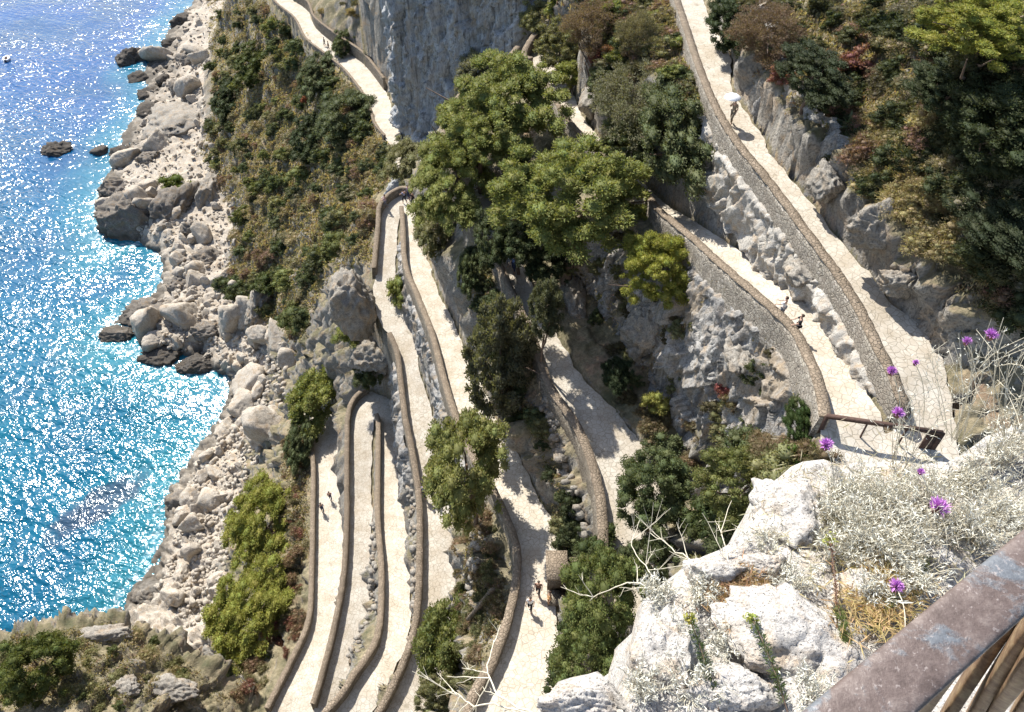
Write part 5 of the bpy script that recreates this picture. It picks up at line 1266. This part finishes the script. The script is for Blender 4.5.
def branchy(pts, D0, label, rad, seed, name='bare_twig', knots=False):
    """a dead branch drawn out through the air in front of the ledge, forking as it goes"""
    r = np.random.default_rng(seed); b = P(*pts[0], D0); mb = MB(); root = empty(name, b); tag(root, label, 'twig', None, 'thing')
    base = np.array([P(u, v, D0 + (.10 * k)) for k, (u, v) in enumerate(pts)]) - b
    main = smooth(base, 5)[:, :3]
    def grow(path, rd, lev):
        n = len(path); path = path + np.concatenate([[[0, 0, 0]], r.normal(size=(n - 1, 3)) * rd * .8]); mb.tube(path, rd * np.linspace(1, .35, n), 5)
        if lev == 0: return
        for q in range(5 if lev == 2 else 3):
            i = r.integers(max(1, n // 4), n - 1); d = path[-1] - path[0]; L = np.linalg.norm(d); d = d / L + r.normal(size=3) * .65; d /= np.linalg.norm(d); l = L * r.uniform(.22, .5)
            t = np.linspace(0, 1, 6)[:, None]; grow(path[i] + d * l * t + np.array([0, 0, .12 * l]) * t * t, rd * .55, lev - 1)
    grow(main, rad, 2)
    mb.build('branches', M['pale_twig'], root)
branchy([(722,590),(700,566),(672,548),(650,532)], 4.5, 'bare twig rising from the ledge to the left over the dark trees', .007, 1)
branchy([(722,590),(728,560),(722,530),(732,500)], 4.5, 'bare twig rising straight up from the ledge beside the wide olive tree', .006, 2)
branchy([(665,605),(645,585),(622,585),(590,600)], 4.5, 'bare white twig pointing left over the dense green tree', .007, 3)
branchy([(665,600),(648,570),(632,545),(640,520)], 4.5, 'thin white twig rising from the tip of the ledge', .005, 4)
branchy([(540,716),(505,700),(488,672),(496,640)], 4.4, 'pale knotted twig at the bottom edge in front of the curved wall', .008, 5)
branchy([(540,720),(500,706),(470,704),(452,690)], 4.5, 'low pale twig at the bottom edge reaching left over the bushy pine', .007, 6)
# green sprigs
def sprig(u0, v0, u1, v1, lift, colr, label, tipc=None, L=.05):
    b, _ = near(u0, v0); t_, _t = near(u1, v1, lift); r = np.random.default_rng(int(u0 + v0)); d = t_ - b; n = 9; t = np.linspace(0, 1, n)[:, None]; path = d * t + np.array([0, 0, .04]) * np.sin(t * 3.1)
    root = empty('green_sprig', b); tag(root, label, 'plant', None, 'thing')
    mb = MB(); mb.tube(path, .005, 5); mb.build('stem', M['bark'], root)
    m = 340; s = r.uniform(.15, 1., m); c = d * s[:, None] + r.normal(size=(m, 3)) * .004 + np.array([0, 0, .04]) * np.sin(s * 3.1)[:, None]; dd = r.normal(size=(m, 3)) + d / np.linalg.norm(d) * .6; dd /= np.linalg.norm(dd, axis=1)[:, None]
    c = c + dd * L * .5; v, f = leaf_quads(c, dd, L * (1.1 - .5 * s), .007, r); mb = MB(); mb.add(v, f); o = mb.build('leaves', M['foliage'], root); o.color = (*colr, 1)
    if tipc:
        m = 60; c = d + r.normal(size=(m, 3)) * .018; dd = r.normal(size=(m, 3)) + [0, 0, .5]; dd /= np.linalg.norm(dd, axis=1)[:, None]; v, f = leaf_quads(c, dd, .03, .014, r); mb = MB(); mb.add(v, f); o = mb.build('flower_head', M['foliage'], root); o.color = (*tipc, 1)
sprig(790,720,752,618,.25,(.09,.12,.05),'upright green sprig left of the handrail, yellowish at its tip',(.35,.38,.10))
sprig(722,722,690,620,.25,(.08,.11,.05),'leaning green sprig on the left white rock with yellow tip',(.42,.40,.10))
sprig(838,650,830,540,.25,(.22,.12,.08),'thin reddish stalk with yellow green head in front of the white rock',(.35,.38,.12),.018)
sprig(868,640,900,590,.12,(.12,.15,.06),'low spiky green sprig beside the handrail')
sprig(848,660,838,610,.12,(.13,.16,.06),'bushy green sprig at the foot of the reddish stalk')
sprig(905,610,925,560,.12,(.14,.16,.07),'pale green sprig under the lowest purple flower')
# dry needles
for nm, (uc, vc, su_, sv), c, lab, n in (('dry_needles', (742, 596, 26, 24), (.36, .24, .14), 'orange brown dry needles lying between the white rocks', 900), ('dry_straw', (880, 600, 40, 36), (.45, .34, .18), 'dry straw and stalks on the ground beside the handrail', 1300), ('dry_straw', (880, 520, 90, 50), (.40, .36, .26), 'pale straw under the silver plants', 2200)):
    r = np.random.default_rng(n); p = np.array([near(uc + r.normal() * su_ * .6, vc + r.normal() * sv * .6, .10)[0] for _ in range(n)]); dd = r.normal(size=(n, 3)) * [1, 1, .45]; dd /= np.linalg.norm(dd, axis=1)[:, None]
    v, f = leaf_quads(p + [0, 0, .02], dd, r.uniform(.04, .14, n), .008, r); mb = MB(); mb.add(v, f); o = mb.build(nm, M['foliage']); o.color = (*c, 1); tag(o, lab, 'dry grass', None, 'stuff')
# thistle flowers
def flower(u, v, wpx, lift, label, down=(8, 60)):
    p, t = near(u, v, lift); b, _ = near(u + down[0], v + down[1], .05); r = np.random.default_rng(int(u * 3 + v)); R_ = wpx / 2 * t / F
    root = empty('thistle_flower', b); tag(root, label, 'flower', None, 'thing'); q = p - b
    t_ = np.linspace(0, 1, 8)[:, None]; m = q * .5 + np.array([.03, .02, .12]); mb = MB(); mb.tube(2 * m * t_ * (1 - t_) + q * t_ * t_, .0032, 4); mb.build('stem', M['pale_twig'], root)
    iv, jf = ICO[2]; mb = MB(); mb.add(iv * R_ * [.48, .48, .6] + q, jf); mb.build('calyx', M['calyx'], root)
    n = 120; a = r.uniform(0, 6.3, n); e = r.uniform(.05, 1.4, n); dd = np.stack([np.cos(a) * np.cos(e), np.sin(a) * np.cos(e), np.sin(e)], 1); v_, f = leaf_quads(q + [0, 0, R_ * .35] + dd * R_ * .55, dd, R_ * r.uniform(.7, 1.2, n), R_ * .16, r); mb = MB(); mb.add(v_, f); mb.build('petals', M['petal'], root)
for u, v, w_, l, lab in [(937,510,23,.35,'largest purple thistle flower low in the silver plants'), (897,415,14,.75,'purple flower in front of the gate beam'), (825,447,16,.5,'purple flower over the fresh green tree, leftmost of all'), (891,373,12,.9,'purple flower against the end of the upper path'), (895,588,17,.2,'purple flower just above the handrail, lowest of all'),
        (990,337,15,1.1,'purple flower at the far right, upper of two'), (966,343,11,1.1,'small purple flower left of the far right one'), (915,364,8,.9,'tiny faded purple flower on the wide path end'), (920,473,9,.5,'small closed purple bud above the largest flower')]:
    flower(u, v, w_, l, lab)
# ------------------------------------------------------------------ handrail
ra = P(860, 712, .50); rb = P(1024, 571, .50); d = rb - ra; d /= np.linalg.norm(d)
rr = empty('handrail', ra); tag(rr, 'rusty iron handrail with flaking blue grey paint across the bottom right corner', 'railing', None, 'thing')
sN = np.array([-d[1], d[0], 0]); up = np.array([0, 0, 1.])
def bar(path, wdir, w, h, mat, name, parent, nseg=20, e=3.2, hd=None):
    path = np.array(path); a = np.arange(nseg) * 2 * math.pi / nseg; c, s = np.cos(a), np.sin(a)
    cx = np.sign(c) * np.abs(c) ** (2 / e) * w / 2; cy = np.sign(s) * np.abs(s) ** (2 / e) * h / 2
    T = np.gradient(path, axis=0); T /= np.linalg.norm(T, axis=1)[:, None]
    A = np.broadcast_to(wdir, T.shape) - T * (T @ wdir)[:, None]; A /= np.linalg.norm(A, axis=1)[:, None]; B = np.cross(T, A)
    v = (path[:, None] + A[:, None] * cx[None, :, None] + B[:, None] * cy[None, :, None]).reshape(-1, 3); n = nseg; m = len(path)
    i = np.arange(m - 1)[:, None] * n; j = np.arange(n)[None]; j2 = (j + 1) % n; mb = MB(); mb.add(v, np.stack([i + j, i + j2, i + n + j2, i + n + j], -1).reshape(-1, 4)); return mb.build(name, mat, parent, True)
tl = np.linspace(-1.2, 2.4, 120)[:, None]; bar(d * tl, sN, .041, .012, M['rusty_rail'], 'rail', rr)
bars = [((1010,600),(975,637),(922,712),(880,790)), ((1060,540),(1021,600),(949,712),(905,790)), ((1070,570),(1023,637),(975,712),(935,790)), ((1075,580),(1028,661),(992,712),(955,775)), ((1100,590),(1060,650),(1020,712),(985,775))]
for k, q in enumerate(bars):
    Ds = (.54, .64, .86, 1.15); pts = smooth([list(P(*a, D)) for a, D in zip(q, Ds)], 8) - ra
    bar(pts, np.array([.80, -.60, 0.]), .011 + .001 * k, .034, M['rust_bar'], 'baluster', rr, 16, 5)
mb = MB()
# ------------------------------------------------------------------ camera, light
cam = bpy.data.cameras.new('camera'); co = bpy.data.objects.new('camera', cam); col.objects.link(co)
cam.sensor_width = 36; cam.lens = F / 1024 * 36; cam.clip_start = .05; cam.clip_end = 20000
co.location = (0, 0, HC); co.rotation_euler = (R(45), 0, 0); scn.camera = co
SAZ, SEL = R(-32), R(47)          # sun: left of the view direction
sd = Vector((math.sin(SAZ) * math.cos(SEL), math.cos(SAZ) * math.cos(SEL), math.sin(SEL)))
su = bpy.data.lights.new('sun', 'SUN'); su.energy = 4.8; su.angle = R(.55); su.color = (1, .955, .87)
sobj = bpy.data.objects.new('sun', su); col.objects.link(sobj); sobj.rotation_euler = sd.to_track_quat('Z', 'Y').to_euler(); sobj.location = (-60, 60, 220)
w = bpy.data.worlds.new('World'); scn.world = w; w.use_nodes = True
nt = w.node_tree; nt.nodes.clear()
sky = nt.nodes.new('ShaderNodeTexSky'); sky.sky_type = 'NISHITA'; sky.sun_disc = False; sky.sun_elevation = SEL; sky.sun_rotation = SAZ
bg = nt.nodes.new('ShaderNodeBackground'); bg.inputs[1].default_value = .115; wo = nt.nodes.new('ShaderNodeOutputWorld')
nt.links.new(sky.outputs[0], bg.inputs[0]); nt.links.new(bg.outputs[0], wo.inputs[0])
scn.view_settings.view_transform = 'Standard'; scn.view_settings.look = 'None'; scn.view_settings.exposure = .92; scn.view_settings.gamma = 1
scn.view_settings.use_curve_mapping = False
scn.render.engine = 'CYCLES'; scn.cycles.max_bounces = 5; scn.cycles.diffuse_bounces = 3; scn.cycles.transparent_max_bounces = 4
scn.cycles.use_denoising = True; scn.cycles.sample_clamp_indirect = 6
